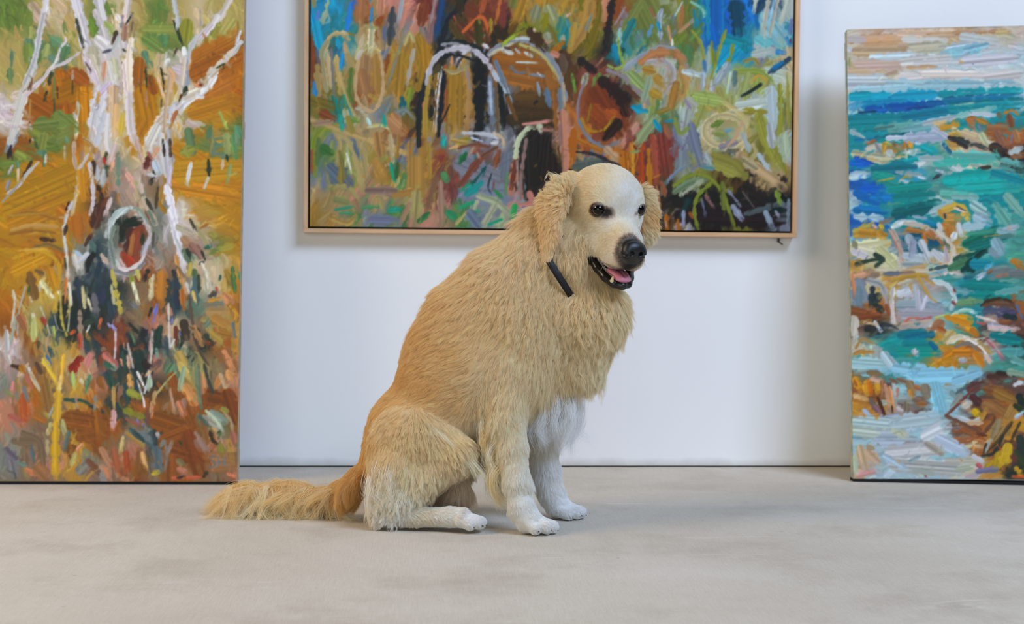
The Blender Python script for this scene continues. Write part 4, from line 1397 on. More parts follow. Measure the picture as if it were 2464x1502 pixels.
ART_R = """
c8a078 20 2050,96 2170,90
c89b6e 26 2090,104 2170,100
d2b99b 20 2170,80 2270,84
c8a078 14 2240,84 2340,80
b98c64 10 2300,80 2440,74
c8a582 12 2230,90 2300,86
d2cdc3 20 2046,94 2080,96
d2d7dc 16 2040,118 2056,124
c8aa82 26 2060,125 2180,125
c8aa8c 18 2170,108 2230,106
d7d2c8 16 2180,95 2280,98
beb99b 26 2200,118 2270,112
b4b48c 16 2420,80 2450,90
b9a06e 12 2410,78 2440,76
bec8c3 26 2330,90 2400,100
b4c8cd 26 2290,120 2360,110
8cbec8 24 2280,130 2340,122
8cbed2 26 2340,120 2380,110
a5c8c8 20 2360,140 2400,130
bed2d7 20 2100,140 2220,135
d2cdc8 24 2180,150 2290,140
d7cdc8 16 2210,155 2320,150
c8afa0 26 2050,160 2160,156
c8b482 14 2040,150 2060,170
a0a064 6 2044,142 2044,160
c8a578 9 2190,164 2260,162
bea082 10 2040,174 2100,172
d2d7d7 26 2330,150 2450,140
dcd7d2 30 2180,190 2300,178
dccdc3 20 2230,180 2380,180
c8aa91 8 2130,184 2160,174
d2c8be 24 2380,190 2460,180
c8d2d7 40 2050,200 2120,200
afcdd7 18 2140,200 2240,205
a5d2dc 20 2060,222 2200,212
a0cdd7 22 2240,205 2440,205
b4d2d2 16 2340,215 2460,208
c8a064 6 2318,148 2326,152
50788c 3 2348,154 2352,156
00a0b9 24 2052,238 2160,236
00a0b4 16 2050,232 2090,230
00a0be 26 2160,236 2270,228
00919b 18 2270,230 2360,222
0091a0 18 2360,222 2464,220
0082aa 26 2080,256 2200,250
005aaf 20 2090,266 2280,252
0050a5 22 2150,262 2200,260
00509b 14 2190,266 2250,260
005a96 14 2240,252 2290,248
006482 18 2280,246 2360,240
00648c 16 2360,238 2464,236
50aac3 22 2050,260 2066,254
003c64 7 2068,274 2110,270
00828c 24 2050,290 2200,285
007896 24 2180,285 2300,266
008791 26 2300,262 2464,250
008c96 24 2050,310 2140,305
a0b4a0 4 2304,256 2350,250
69aaa5 26 2150,312 2230,305
78aaaa 24 2180,318 2260,305
5fa096 10 2110,312 2150,306
8cb9af 14 2300,285 2400,262
b4c8c8 16 2230,300 2300,285
c8cdd2 10 2340,276 2400,280
005a69 10 2110,335 2200,324
0078a0 10 2060,340 2110,340
aab4be 30 2190,336 2270,330
c8cdd7 12 2140,336 2180,334
bec8cd 12 2250,310 2290,336
aab4c3 12 2270,350 2290,370
0f6482 9 2276,352 2292,372
a0b4b9 16 2052,320 2070,328
dcc8c3 6 2070,330 2080,334
b4bed2 10 2082,360 2096,366
be783c 10 2090,348 2106,342
d7c8af 14 2090,360 2120,352
b9b99b 20 2060,374 2150,386
c8be9b 14 2120,390 2190,386
c8af6e 9 2060,376 2110,392
d2911e 12 2130,350 2126,370
c8aa32 9 2136,348 2146,352
965a3c 10 2150,346 2154,352
aa6e28 16 2180,350 2182,362
d7911e 9 2190,346 2198,360
9b9ba0 12 2110,350 2120,366
b9c3be 14 2140,370 2150,376
9bbeb4 14 2200,370 2196,384
d2a55a 14 2266,304 2290,310
d2961e 14 2272,312 2310,304
e1b978 12 2256,300 2280,296
d2c39b 14 2300,314 2330,330
dcaf3c 7 2300,316 2320,330
9b7d5f 18 2340,300 2350,310
b46e28 16 2336,290 2350,292
c8821e 14 2360,290 2380,300
a06432 26 2390,310 2420,310
8c5a2d 26 2436,285 2440,300
b4781e 8 2424,274 2444,268 2458,280
965f28 12 2410,276 2414,284
c8b487 28 2330,324 2360,336
b9b991 22 2370,330 2380,350
c8c8a5 14 2386,346 2396,350
6e7d8c 10 2362,306 2366,312
8c5f3c 24 2410,330 2420,350
be824b 14 2450,320 2456,340
323c32 16 2300,335 2340,352
3c3228 10 2290,335 2330,358
3c3c37 10 2350,350 2380,362
281e14 24 2400,360 2430,374
3c2d1e 12 2390,356 2420,370
6e6e96 5 2442,326 2438,350
b4c3c3 14 2440,370 2464,360
00a0aa 26 2230,360 2250,370
00a0aa 20 2140,400 2230,380
0064c8 18 2050,396 2090,398
005ac8 12 2060,384 2104,402
3caaa0 26 2260,395 2400,385
64afa0 18 2300,375 2400,380
5aa096 20 2420,390 2464,400
a0b4b4 14 2220,385 2270,385
b4cdd2 18 2050,430 2090,425
a0becd 12 2050,422 2080,418
00787d 26 2110,410 2200,405
149182 26 2110,425 2150,440
8c9b46 4 2112,440 2150,434 2154,430
b4a046 4 2126,438 2150,432
a0bec3 10 2160,418 2220,425
b4c8d2 9 2170,440 2200,445
c8d2dc 6 2214,430 2230,434
c8cdd2 8 2258,414 2276,420
323c46 9 2250,434 2268,424
96a0a0 8 2340,400 2370,405
323228 9 2360,410 2386,406
005fbe 24 2078,460 2120,460
0064b4 20 2060,470 2110,490
0078b4 18 2100,480 2160,480
006eaa 24 2060,510 2130,515
008c82 26 2150,460 2240,450
008278 26 2160,480 2240,475
007d78 24 2200,500 2160,510
00696e 18 2210,500 2260,490
006464 24 2160,520 2240,505
00a096 40 2290,440 2400,430
14a096 40 2300,460 2440,450
008c96 24 2400,420 2464,440
5aaa9b 26 2280,470 2340,475
8cbeb9 16 2300,478 2350,480
96bebe 26 2350,500 2380,520
a0bec3 30 2360,530 2380,540
69b4a5 26 2400,500 2440,560
78af9b 24 2430,480 2464,520
a0c3c8 24 2250,516 2290,500
b4c8cd 16 2060,526 2120,530
9bb4be 9 2200,525 2230,530
787d82 14 2130,540 2150,530
8c826e 9 2120,540 2140,536
005f78 12 2160,530 2180,526
0078a0 14 2230,540 2250,544
d2aa3c 16 2272,510 2310,500 2334,520
d2a03c 14 2266,515 2272,525
cd963c 34 2290,530 2300,530
c88232 26 2280,550 2296,560
be7828 20 2284,560 2290,580
d2af46 14 2320,520 2334,534
d7b9b4 6 2300,505 2330,515
50503c 3 2306,500 2318,508 2328,512
3c374b 7 2276,520 2278,530
dcd7d7 12 2262,545 2266,555
c8c8c8 18 2310,548 2316,570
afcdd7 26 2330,550 2360,550
dcdce1 16 2300,570 2296,580
b9a546 16 2056,560 2100,544
c39632 20 2060,570 2100,560
c88c28 26 2080,566 2130,570
d29632 20 2120,570 2136,590
e6b41e 9 2120,548 2124,552
d2aa96 7 2102,546 2112,554
c8c8aa 26 2090,590 2120,600
d7cda0 30 2060,600 2130,590
d2cdaf 30 2070,610 2150,630
e1d7dc 20 2056,610 2080,620
d2d29b 30 2120,610 2150,640
8c8c64 14 2055,590 2060,600
283c32 10 2062,640 2100,630 2124,630
1e3728 12 2108,618 2124,630 2110,644
283c32 8 2062,644 2076,636
be9682 12 2150,560 2166,600 2176,640
d2b9a5 6 2140,556 2160,590 2172,650
aa6e5a 4 2140,560 2166,610
d2dcdc 12 2150,550 2180,538 2220,545
dcc8b4 12 2180,542 2230,552 2270,580
e1d2be 10 2260,560 2290,590 2298,620 2280,650
d7c3a5 10 2296,600 2280,640 2240,655 2190,655
be8246 9 2180,560 2190,552
be7832 12 2190,558 2230,565 2250,580
c8782d 12 2225,570 2228,590
b9783c 8 2240,560 2270,590
a08232 8 2270,600 2284,610
96a5af 24 2190,580 2200,610
b4bec8 26 2180,620 2230,630
8296a5 24 2200,590 2196,620
b9c3c8 24 2220,590 2240,630
bec8c8 20 2250,610 2270,630
a5afb9 14 2180,640 2220,640
c8b4b4 12 2276,600 2282,630
c89b64 8 2195,650 2230,642
46645f 8 2240,654 2280,645
3c6450 16 2300,630 2330,620
46825a 24 2290,650 2340,630
00785f 26 2330,590 2400,560
3c9678 12 2330,568 2400,560
a0a05a 4 2370,575 2420,568
006e64 20 2340,600 2420,580
005046 12 2330,620 2390,605
00372d 12 2330,640 2370,610
003c37 24 2320,655 2350,640
8cafaf 24 2410,560 2440,565
a0b4b9 12 2420,556 2450,550
c89b82 6 2430,552 2436,556
50827d 10 2410,575 2440,570
8caab4 30 2400,590 2410,610
829ba5 24 2390,610 2400,620
00879b 24 2350,640 2380,640
5aaac3 14 2376,650 2390,640
b4c3cd 10 2344,680 2370,664
8c644b 10 2380,660 2390,654
788282 20 2400,660 2440,655
a06e5a 7 2400,670 2430,665
be7828 14 2440,634 2460,636
aa7828 18 2450,645 2460,650
6e7878 20 2440,664 2464,664
64a096 10 2370,690 2450,680
008282 26 2330,690 2430,695
3c9691 20 2250,680 2310,675
69a5a0 16 2290,700 2340,710
009182 24 2340,715 2430,720
64b4aa 14 2400,710 2460,700
6e9664 16 2300,735 2360,728
96785a 26 2060,670 2110,665
c8966e 14 2050,670 2090,662
8c8c96 24 2056,690 2060,730
8791a0 26 2070,690 2080,720
6e8296 20 2066,700 2066,740
a0a0a5 14 2090,680 2120,690 2134,720
28372d 26 2100,730 2112,720
23322d 16 2100,700 2098,740
28372d 14 2110,740 2120,750
b4a5aa 6 2130,700 2134,740
8c4b23 26 2060,755 2090,760
7d3c1e 24 2075,770 2110,765
be7850 8 2050,660 2058,720
a05a2d 10 2134,740 2140,760
c8965a 10 2140,680 2180,668
c89b41 12 2150,680 2190,668 2230,668
d2b46e 10 2142,695 2160,682
a08264 9 2130,665 2200,660
64696e 10 2130,664 2170,662
e1dcd2 10 2150,700 2146,740 2150,780
c3c8cd 34 2170,710 2200,700
a0aab4 34 2170,740 2220,740
b4b9be 20 2210,710 2216,760
d2d7d7 12 2250,682 2280,690 2298,720 2290,745
d2d2d7 8 2230,720 2220,750
c8beaf 10 2164,688 2190,680
c8a05a 9 2190,690 2200,710
c8963c 7 2210,670 2240,720 2254,730
c89146 7 2228,676 2250,690
8c96a5 26 2240,740 2270,750
aaaab4 30 2180,760 2260,762
b4b9c3 8 2200,690 2206,740
a05050 7 2294,732 2298,736
782d23 5 2296,700 2300,708
e1d7c8 8 2148,740 2152,780 2158,788
c8a587 5 2150,786 2240,776
be5a4b 6 2180,778 2190,770 2220,770
be5a5a 6 2220,772 2240,768
3c2319 9 2362,740 2380,728 2420,726 2446,745
825028 12 2370,740 2410,730
6e4b32 16 2390,735 2440,740
465064 26 2380,755 2430,755
504b64 16 2400,765 2450,755
233232 16 2420,765 2440,770
5f6e8c 8 2446,740 2460,770
b49b82 20 2378,772 2390,770
e1d2c3 6 2350,765 2400,780
96a0b4 10 2380,785 2430,795
c8beaf 8 2380,796 2440,800
c85a50 7 2350,780 2370,784
d7afaf 8 2380,790 2450,796
8c5a4b 8 2460,780 2464,790
148782 24 2410,820 2464,830
00787d 20 2390,812 2450,820
50a5a0 24 2410,850 2464,850
78b4aa 20 2440,870 2464,880
e1e6e1 8 2290,765 2320,750 2350,758
96c8b4 7 2300,756 2340,750
a5af5a 6 2250,770 2290,760
e19b1e 26 2300,770 2330,775
dc961e 30 2320,790 2340,800
d28c14 14 2280,768 2330,785
c87d1e 16 2340,800 2350,810
a08c5a 10 2300,790 2320,796
9b6e46 26 2260,785 2240,800
b4642d 14 2260,795 2270,800
8c7d69 16 2240,806 2250,810
cdb46e 24 2290,810 2280,820
d2aa5a 14 2340,820 2380,850
e1d2af 12 2280,830 2310,815 2350,830
f0e1d2 6 2320,815 2360,840 2380,870
e6c8aa 6 2370,860 2382,880
8c8273 9 2300,838 2330,830 2350,845
d28214 22 2280,860 2296,850
cd7d0f 20 2300,850 2340,850
cd8219 20 2350,860 2362,880
be780f 14 2262,880 2260,890
c8780f 14 2296,880 2290,895
cd8719 12 2270,870 2290,870
b4becd 14 2310,870 2320,870
829664 12 2310,885 2350,888
8c8c78 16 2256,860 2262,856
a07d82 8 2400,850 2410,870
b45064 4 2370,820 2400,850 2416,870
be8c82 8 2390,830 2410,860
dcb9aa 7 2370,860 2386,875
afc3af 26 2100,840 2120,880
a0afa0 30 2110,850 2110,870
c8c8b9 12 2060,800 2060,830
b4823c 12 2075,780 2095,776
cdd7dc 12 2106,780 2120,800
8ca091 14 2068,820 2090,830
b48c50 7 2060,840 2075,820 2100,830
c8a582 8 2080,780 2110,785
a0aaa0 10 2080,840 2090,835
d2be64 6 2070,850 2078,860
be8232 8 2056,855 2070,850 2100,852
00788c 24 2170,810 2220,805
006e8c 26 2190,820 2240,810
00828c 24 2180,830 2240,830
009187 24 2170,850 2250,850
50a096 14 2160,870 2200,870
007396 16 2240,830 2250,840
b4afaf 14 2200,850 2206,856
dcdce1 6 2203,842 2202,852
78693c 4 2180,858 2200,860
e1d7be 30 2050,800 2052,780
aac8d2 30 2060,880 2130,885
afc8cd 24 2130,860 2160,900
96cde1 36 2160,890 2260,905
8cc8e1 40 2200,910 2340,905
8cc8dc 40 2250,940 2260,980
91cde6 24 2300,920 2350,905
96d2e6 26 2250,990 2240,1010
8cc3d2 20 2080,900 2140,896
96aa96 12 2060,900 2100,896
876e46 14 2090,900 2120,904
d7911e 24 2060,920 2070,940
dc9b1e 24 2085,925 2085,950
c86e0a 12 2092,920 2096,950
dca01e 16 2110,930 2112,945
b4641e 8 2056,920 2060,930
e6b46e 14 2060,955 2090,965
d2a082 14 2100,915 2120,920
a0693c 8 2124,920 2122,960
c8966e 10 2130,930 2140,980
e6a064 9 2140,935 2150,990
c8c8c8 8 2150,925 2156,960
be7d64 7 2160,940 2158,960
8c694b 14 2160,915 2190,925
785a3c 9 2140,915 2160,925
a0825a 24 2190,930 2200,950
d2821e 12 2190,945 2192,955
af6e3c 14 2205,935 2215,940
9b826e 26 2226,940 2230,955
8c6e5a 20 2200,965 2215,970
b4733c 14 2210,975 2225,975
918264 20 2180,975 2180,990
dcd2c8 10 2160,985 2170,990
6e5a55 12 2095,965 2110,990
4b2819 9 2112,960 2124,990 2130,1005
8c6469 10 2105,980 2125,1005
96a5be 8 2130,1005 2160,1000
281e14 5 2146,980 2148,996
a0b9cd 12 2080,990 2100,1010
b4c8c8 40 2060,1020 2160,1030
bec8b9 24 2060,1040 2150,1050
b9cdd2 40 2160,1020 2240,1010
b4c8cd 40 2110,1060 2200,1060
bec3be 40 2150,1090 2260,1080
c8cdd2 40 2230,1050 2270,1030
c3c8c3 40 2160,1120 2300,1130
beb9a5 24 2230,1070 2260,1090
bec8d7 30 2260,1060 2320,1090
aac3c8 16 2130,1100 2180,1130
c8beb4 16 2280,1110 2300,1110
c8c8a5 16 2150,1040 2180,1050
d2aa82 30 2070,1080 2080,1120
d7af87 24 2090,1090 2110,1110
b9a582 14 2090,1076 2100,1080
d2a096 12 2060,1130 2080,1140
e6a0a5 12 2060,1145 2100,1135
bec8aa 12 2056,1100 2060,1140
beaf82 8 2160,1110 2164,1115
dcaf6e 6 2308,1106 2312,1112
aab4aa 16 2200,1135 2240,1140
78281e 6 2224,1146 2228,1148
96b4b9 10 2190,1110 2210,1100
5a6e6e 9 2370,905 2300,950
643c2d 24 2330,940 2360,930
5a3228 20 2340,960 2350,970
825528 26 2370,940 2420,950
a0732d 24 2400,950 2440,970
966432 30 2390,980 2420,1000
a0783c 24 2430,990 2420,1010
503223 18 2380,910 2430,905
3c2d23 12 2400,900 2440,905
96a591 16 2430,900 2464,905
c8cdc8 14 2440,930 2460,920
a05a1e 9 2450,915 2464,918
1e2d28 24 2450,960 2460,980
2d371e 12 2440,980 2464,1000
87a0a0 14 2290,950 2300,960
8c8c82 14 2310,955 2290,980
734132 8 2340,940 2300,980 2276,1000
7d4b41 9 2276,1004 2310,1020 2350,1040
783c32 8 2350,1045 2370,1050
6e4632 9 2380,990 2390,1010 2370,1040
96643c 24 2370,980 2390,990
be9b78 14 2320,975 2330,990
dcaf14 20 2345,995 2350,1000
d2c8b9 12 2320,980 2330,974
dce1e1 8 2300,1005 2330,1015 2360,1010
dcb482 12 2330,1020 2360,1020
be8732 12 2360,1010 2370,990
a08264 24 2400,1020 2390,1050
96733c 24 2420,1030 2400,1060
5a4628 8 2430,1020 2400,1060 2370,1090
4b3c28 7 2450,1020 2430,1060
32322d 7 2410,1050 2390,1090 2360,1100
3c3c37 6 2370,1070 2362,1096
aaaa96 7 2380,1060 2368,1090
d2aab4 8 2440,1010 2455,1000
a5c8d7 7 2440,1005 2464,990
2d3732 30 2450,1060 2460,1100
3c4628 20 2440,1090 2460,1120
c39b1e 26 2400,1100 2390,1130
cda51e 26 2420,1080 2410,1120
be911e 20 2380,1120 2370,1130
c8961e 20 2440,1130 2450,1140
c8781e 7 2338,1080 2342,1085
b45f32 8 2408,1128 2410,1130
b9505a 10 2350,1120 2360,1128
827d96 14 2350,1135 2390,1130
d2d2e1 12 2340,1100 2360,1110
e1c3c8 8 2320,1148 2350,1144
dc9650 6 2340,1075 2340,1085
d25a28 6 2430,1148 2464,1150
c8c8af 16 2300,1130 2330,1125
"""

def paint_mid():
    c = Canvas(742, -320, 1914, 556, 2, 3); c.ground(ROWS_MID, PAL_MID, (770, 48.7), (-25, 50))
    box = (742, -320, 1918, 556); ang = lambda x, y: 1.75 if y < 330 else 1.9
    c.scatter(2600, box, (8, 22), (24, 60), ang, 14, .35, .07, .8); c.script(ART_MID)
    c.scatter(900, (738, -20, 1918, 556), (2.5, 6.5), (8, 26), ang, 5, .5, .09, .6, True); return c
def paint_left():
    c = Canvas(-60, -560, 592, 1162, 2, 5); c.ground(ROWS_L, PAL_L, (25, 50), (25, 50))
    box = (-60, -560, 592, 1162); ang = lambda x, y: 1.4 if y > 600 else (1.2 if y < 200 else .2 if x < 150 or x > 440 else 1.5)
    c.scatter(2900, box, (7, 20), (20, 50), ang, 14, .4, .07, .8); c.script(TOP_L); c.script(ART_L)
    c.scatter(1500, (-20, -20, 592, 1160), (2.5, 6), (8, 24), ang, 5, .5, .11, .6, True)
    c.stroke([(500, 1098), (560, 1106), (566, 1120), (505, 1124)], 30, (150, 100, 52), .6); c.script(SIGN); return c
def paint_right():
    c = Canvas(2036, 50, 2760, 1160, 2, 7); c.ground(ROWS_R, PAL_R, (2070, 46), (90, 50))
    box = (2036, 50, 2760, 1160); ang = lambda x, y: -.06
    c.scatter(2300, box, (8, 20), (24, 60), ang, 12, .3, .05, .8); c.script(ART_R)
    c.scatter(1600, box, (2.5, 6), (8, 24), ang, 5, .6, .07, .6, True); return c

def oil_material(name, rough=.42):
    m, nt, b = material(name)
    a = node(nt, 'ShaderNodeAttribute', attribute_name='paint')
    nt.links.new(a.outputs['Color'], b.inputs['Base Color']); b.inputs['Roughness'].default_value = rough
    b.inputs['Specular IOR Level'].default_value = .3
    tc = node(nt, 'ShaderNodeTexCoord'); wv = node(nt, 'ShaderNodeTexNoise', Scale=700.0, Detail=1.0); nt.links.new(tc.outputs['Object'], wv.inputs['Vector'])
    bp = node(nt, 'ShaderNodeBump', Strength=.12, Distance=.0006); nt.links.new(wv.outputs[0], bp.inputs['Height']); nt.links.new(bp.outputs[0], b.inputs['Normal'])
    return m
def canvas_sheet(name, art, O, W, H, w, h, quad, parent, mat, relief=.0005):
    """painted cloth: w x h metres from corner O along unit vectors W, H; quad = art coordinates of bl, br, tl, tr; edges wrap back 3 mm"""
    N = np.cross(W, H)       # away from the front?  made to point to the room below
    if N[1] > 0: N = -N
    nx, ny = int(w/.0021), int(h/.0021)
    s, t = np.meshgrid(np.linspace(0, 1, nx), np.linspace(0, 1, ny))
    bl, br, tl, tr = [np.array(q, float) for q in quad]
    q = (bl*(1-s)[..., None]+br*s[..., None])*(1-t)[..., None]+(tl*(1-s)[..., None]+tr*s[..., None])*t[..., None]
    X = np.clip((q[..., 0]-art.x0)*art.k, 0, art.W-1.01); Y = np.clip((q[..., 1]-art.y0)*art.k, 0, art.H-1.01)
    xi, yi = X.astype(int), Y.astype(int); fx, fy = (X-xi)[..., None], (Y-yi)[..., None]
    def smp(A): return (A[yi, xi]*(1-fx)+A[yi, xi+1]*fx)*(1-fy)+(A[yi+1, xi]*(1-fx)+A[yi+1, xi+1]*fx)*fy
    C = smp(art.C); T = smp(art.T[..., None])[..., 0]
    P = np.asarray(O)+np.multiply.outer(s*w, W)+np.multiply.outer(t*h, H)+np.multiply.outer(T*relief, N)
    V = P.reshape(-1, 3); idx = np.arange(nx*ny).reshape(ny, nx)
    Q = np.stack([idx[:-1, :-1], idx[:-1, 1:], idx[1:, 1:], idx[1:, :-1]], -1).reshape(-1, 4)
    me = mesh_np(name, V, Q)
    at = me.color_attributes.new('paint', 'FLOAT_COLOR', 'POINT')
    L = lin(np.clip(C*PAINT_GAIN, 0, 255)).reshape(-1, 3)*.88; at.data.foreach_set('color', np.hstack([L, np.ones((len(L), 1))]).astype(np.float32).ravel())
    return link(name, me, parent, mat)
PAINT_GAIN = 1.0
def unit(v): return np.asarray(v, float)/np.linalg.norm(v)
OIL = oil_material('oil_paint')
# --- framed painting hung on the wall (light timber float frame)
FX0, FX1, FZ0, FZ1, FD = -.3168, 1.0093, .6300, 1.625, .045
FY = WALL_Y-FD
root = bpy.data.objects.new('framed_painting', None); COL.objects.link(root); root.location = ((FX0+FX1)/2, WALL_Y-.003, FZ0)
tag(root, 'large abstract painting of arches and plants in light timber frame, hung above the dog', 'painting')
root_inv = Matrix.Translation(root.location).inverted()
def under(o, r):
    o.parent = r; o.matrix_parent_inverse = Matrix.Translation(r.location).inverted(); return o
def wood_material(name, a, b_, scale):
    m, nt, b = material(name); tc = node(nt, 'ShaderNodeTexCoord')
    mp = node(nt, 'ShaderNodeMapping'); mp.inputs['Scale'].default_value = scale; nt.links.new(tc.outputs['Object'], mp.inputs['Vector'])
    n = node(nt, 'ShaderNodeTexNoise', Scale=1.0, Detail=4.0, Roughness=.6); nt.links.new(mp.outputs[0], n.inputs['Vector'])
    nt.links.new(ramp(nt, n.outputs[0], [(.3, col4(a)), (.7, col4(b_))]), b.inputs['Base Color']); b.inputs['Roughness'].default_value = .5
    return m
WH = wood_material('light_timber_rail', (206, 160, 116), (226, 186, 144), (9, 160, 160)); WV = wood_material('light_timber_stile', (206, 160, 116), (226, 186, 144), (160, 160, 9))
ft = .0115
for o_, X, Z, mt in (((FX0, FY, FZ0), (FX1-FX0, 0, 0), (0, 0, ft), WH), ((FX0, FY, FZ1-ft), (FX1-FX0, 0, 0), (0, 0, ft), WH),
                     ((FX0, FY, FZ0+ft), (ft, 0, 0), (0, 0, FZ1-FZ0-2*ft), WV), ((FX1-ft, FY, FZ0+ft), (ft, 0, 0), (0, 0, FZ1-FZ0-2*ft), WV)):
    under(link('frame_rail' if mt is WH else 'frame_stile', box_mesh('frame', [(o_, X, (0, FD-.003, 0), Z)], .0008), None, mt), root)
m, nt, b = material('black_backing'); b.inputs['Base Color'].default_value = (.004, .004, .004, 1); b.inputs['Roughness'].default_value = .6
under(link('backing_board', box_mesh('backing', [((FX0+ft, WALL_Y-.012, FZ0+ft), (FX1-FX0-2*ft, 0, 0), (0, .006, 0), (0, 0, FZ1-FZ0-2*ft))]), None, m), root)
gp = .0065
cx0, cx1, cz0, cz1 = FX0+ft+gp-.001, FX1-ft-gp+.001, FZ0+ft+gp-.001, FZ1-ft-gp
art = paint_mid()
m2, nt, b = material('black_canvas_edge'); b.inputs['Base Color'].default_value = (.01, .01, .01, 1); b.inputs['Roughness'].default_value = .8
under(link('canvas_stretcher', box_mesh('canvas_stretcher', [((cx0, FY+.008, cz0), (cx1-cx0, 0, 0), (0, .025, 0), (0, 0, cz1-cz0))]), None, m2), root)
under(canvas_sheet('painted_canvas', art, (cx0, FY+.0075, cz0), np.array([1., 0, 0]), np.array([0, 0, 1.]), cx1-cx0, cz1-cz0,
      ((747, 547.5), (1908, 557), (753, -316), (1914, -316)), None, OIL), root)
# screw under the frame's right corner
m, nt, b = material('dark_steel'); b.inputs['Base Color'].default_value = col4((70, 68, 64)); b.inputs['Metallic'].default_value = .8; b.inputs['Roughness'].default_value = .4
hk = link('wall_hook', box_mesh('wall_hook', [((.966, WALL_Y-.02, .617), (.003, 0, 0), (0, .019, 0), (.0, 0, .011)), ((.966, WALL_Y-.022, .616), (.011, 0, -.006), (0, .003, 0), (.001, 0, .003))], .0006), None, m)
tag(hk, 'small dark metal hook under the right corner of the framed painting', 'hook')

# --- two stretched canvases leaning towards the wall, standing on little dark feet
def leaning(name, label, Bc, yaw, lean, inpl, w, h, side, art, quad, edge_cols, toward):
    y, L, a = radians(yaw), radians(lean), radians(inpl)
    w0 = np.array([cos(y), sin(y), 0]); n = np.array([sin(y), -cos(y), 0]); h0 = np.array([0, 0, cos(L)])-n*sin(L)
    W, H = w0*cos(a)+h0*sin(a), -w0*sin(a)+h0*cos(a); N = unit(np.cross(W, H)); N = -N if N[1] > 0 else N
    Bc = np.array(Bc, float); O = Bc if side == 'l' else Bc-W*w
    r = bpy.data.objects.new(name, None); COL.objects.link(r); r.location = O+W*w/2
    tag(r, label, 'painting')
    th = .034
    under(canvas_sheet('painted_canvas', art, O, W, H, w, h, quad, None, OIL), r)
    m, nt, b = material(name+'_edge'); tc = node(nt, 'ShaderNodeTexCoord')
    n1 = node(nt, 'ShaderNodeTexNoise', Scale=14.0, Detail=4.0, Roughness=.65); nt.links.new(tc.outputs['Object'], n1.inputs['Vector'])
    nt.links.new(ramp(nt, n1.outputs[0], [(.3+.4*i/(len(edge_cols)-1), col4(c)) for i, c in enumerate(edge_cols)]), b.inputs['Base Color']); b.inputs['Roughness'].default_value = .7
    under(link('canvas_edge', box_mesh('canvas_edge', [(O-N*.0006-W*.0004, W*(w+.0008), -N*th, H*h)], .001), None, m), r)
    mw = wood_material(name+'_bar', (176, 140, 96), (196, 160, 116), (20, 20, 20))
    for f in (.02, .5, .94):
        under(link('stretcher_bar', box_mesh('stretcher_bar', [(O-N*(th+.002)+H*(h*f), W*w, -N*.012, H*.045)], .001), None, mw), r)
    mf, nt, b = material(name+'_foot'); b.inputs['Base Color'].default_value = (.006, .006, .006, 1); b.inputs['Roughness'].default_value = .9
    # foot: a dark batten under the bottom edge
    under(link('foot_batten', box_mesh('foot_batten', [((O[0]+.002*W[0], O[1]+.002-N[1]*0, 0), (W[0]*(w-.004), W[1]*(w-.004), 0), (0, .032, 0), (0, 0, max(.0075, 0)))]), None, mf), r)
    return r
art = paint_left()
leaning('leaning_canvas', 'tall unframed canvas of a white gum tree on ochre ground, leaning at the left', (-.4547, 3.5317, .008), -.966, 5.0, 0, .66, 1.72, 'r', art,
        ((-88, 1158), (570, 1159), (-76, -560), (599, -560)), ((176, 140, 90), (206, 170, 130), (150, 150, 120), (214, 176, 150)), 1)
art = paint_right()
leaning('leaning_canvas', 'unframed seascape canvas of rocks in turquoise water, leaning at the right', (1.1060, 3.5729, .008), -8.437, 4.815, 1.0, .62, 1.1677, 'l', art,
        ((2053, 1152), (2640, 1156), (2037.5, 71), (2640, 57)), ((70, 120, 130), (196, 190, 160), (120, 150, 150), (206, 186, 140)), 1)

# ------------------------------------------------------------------ the dog: one continuous skin grown from blended volumes
# working space: u right, v down, w away, 1 unit = about .85 mm; laid out over the sitting pose and then carried into the room
def warp(P):
    P = np.asarray(P, float); d = 2.90+P[..., 2]*.00085
    return CO+(CF+np.multiply.outer((P[..., 0]-1232)/FPX, CR)+np.multiply.outer((751-P[..., 1])/FPX, CU))*d[..., None]
def ground_v(w):       # height of the floor in working space
    d = 2.90+np.asarray(w, float)*.00085
    k = (-CO[2]/d-CF[2])/CU[2]
    return 751-k*FPX
def axis_grid(segs):
    out = []
    for a, b, st in segs: out.append(np.arange(a, b, st))
    return np.concatenate(out+[[segs[-1][1]]]).astype(np.float32)
AU = axis_grid([(700, 1070, 7), (1070, 1620, 3.2)])
AV = axis_grid([(375, 725, 3.1), (725, 1185, 7), (1185, 1300, 3.2)])
AW = axis_grid([(-130, 190, 3.5), (190, 380, 6.5)])
SH = (len(AU), len(AV), len(AW))
FLD = np.full(SH, 900, np.float32); TAGV = np.zeros(SH, np.int8); BEST = np.full(SH, 900, np.float32)
TORSO, HEAD, EARN, EARF, LEGN, LEGF, THIGH, FOOT, TAIL, HOCK, MOUTH = range(11)
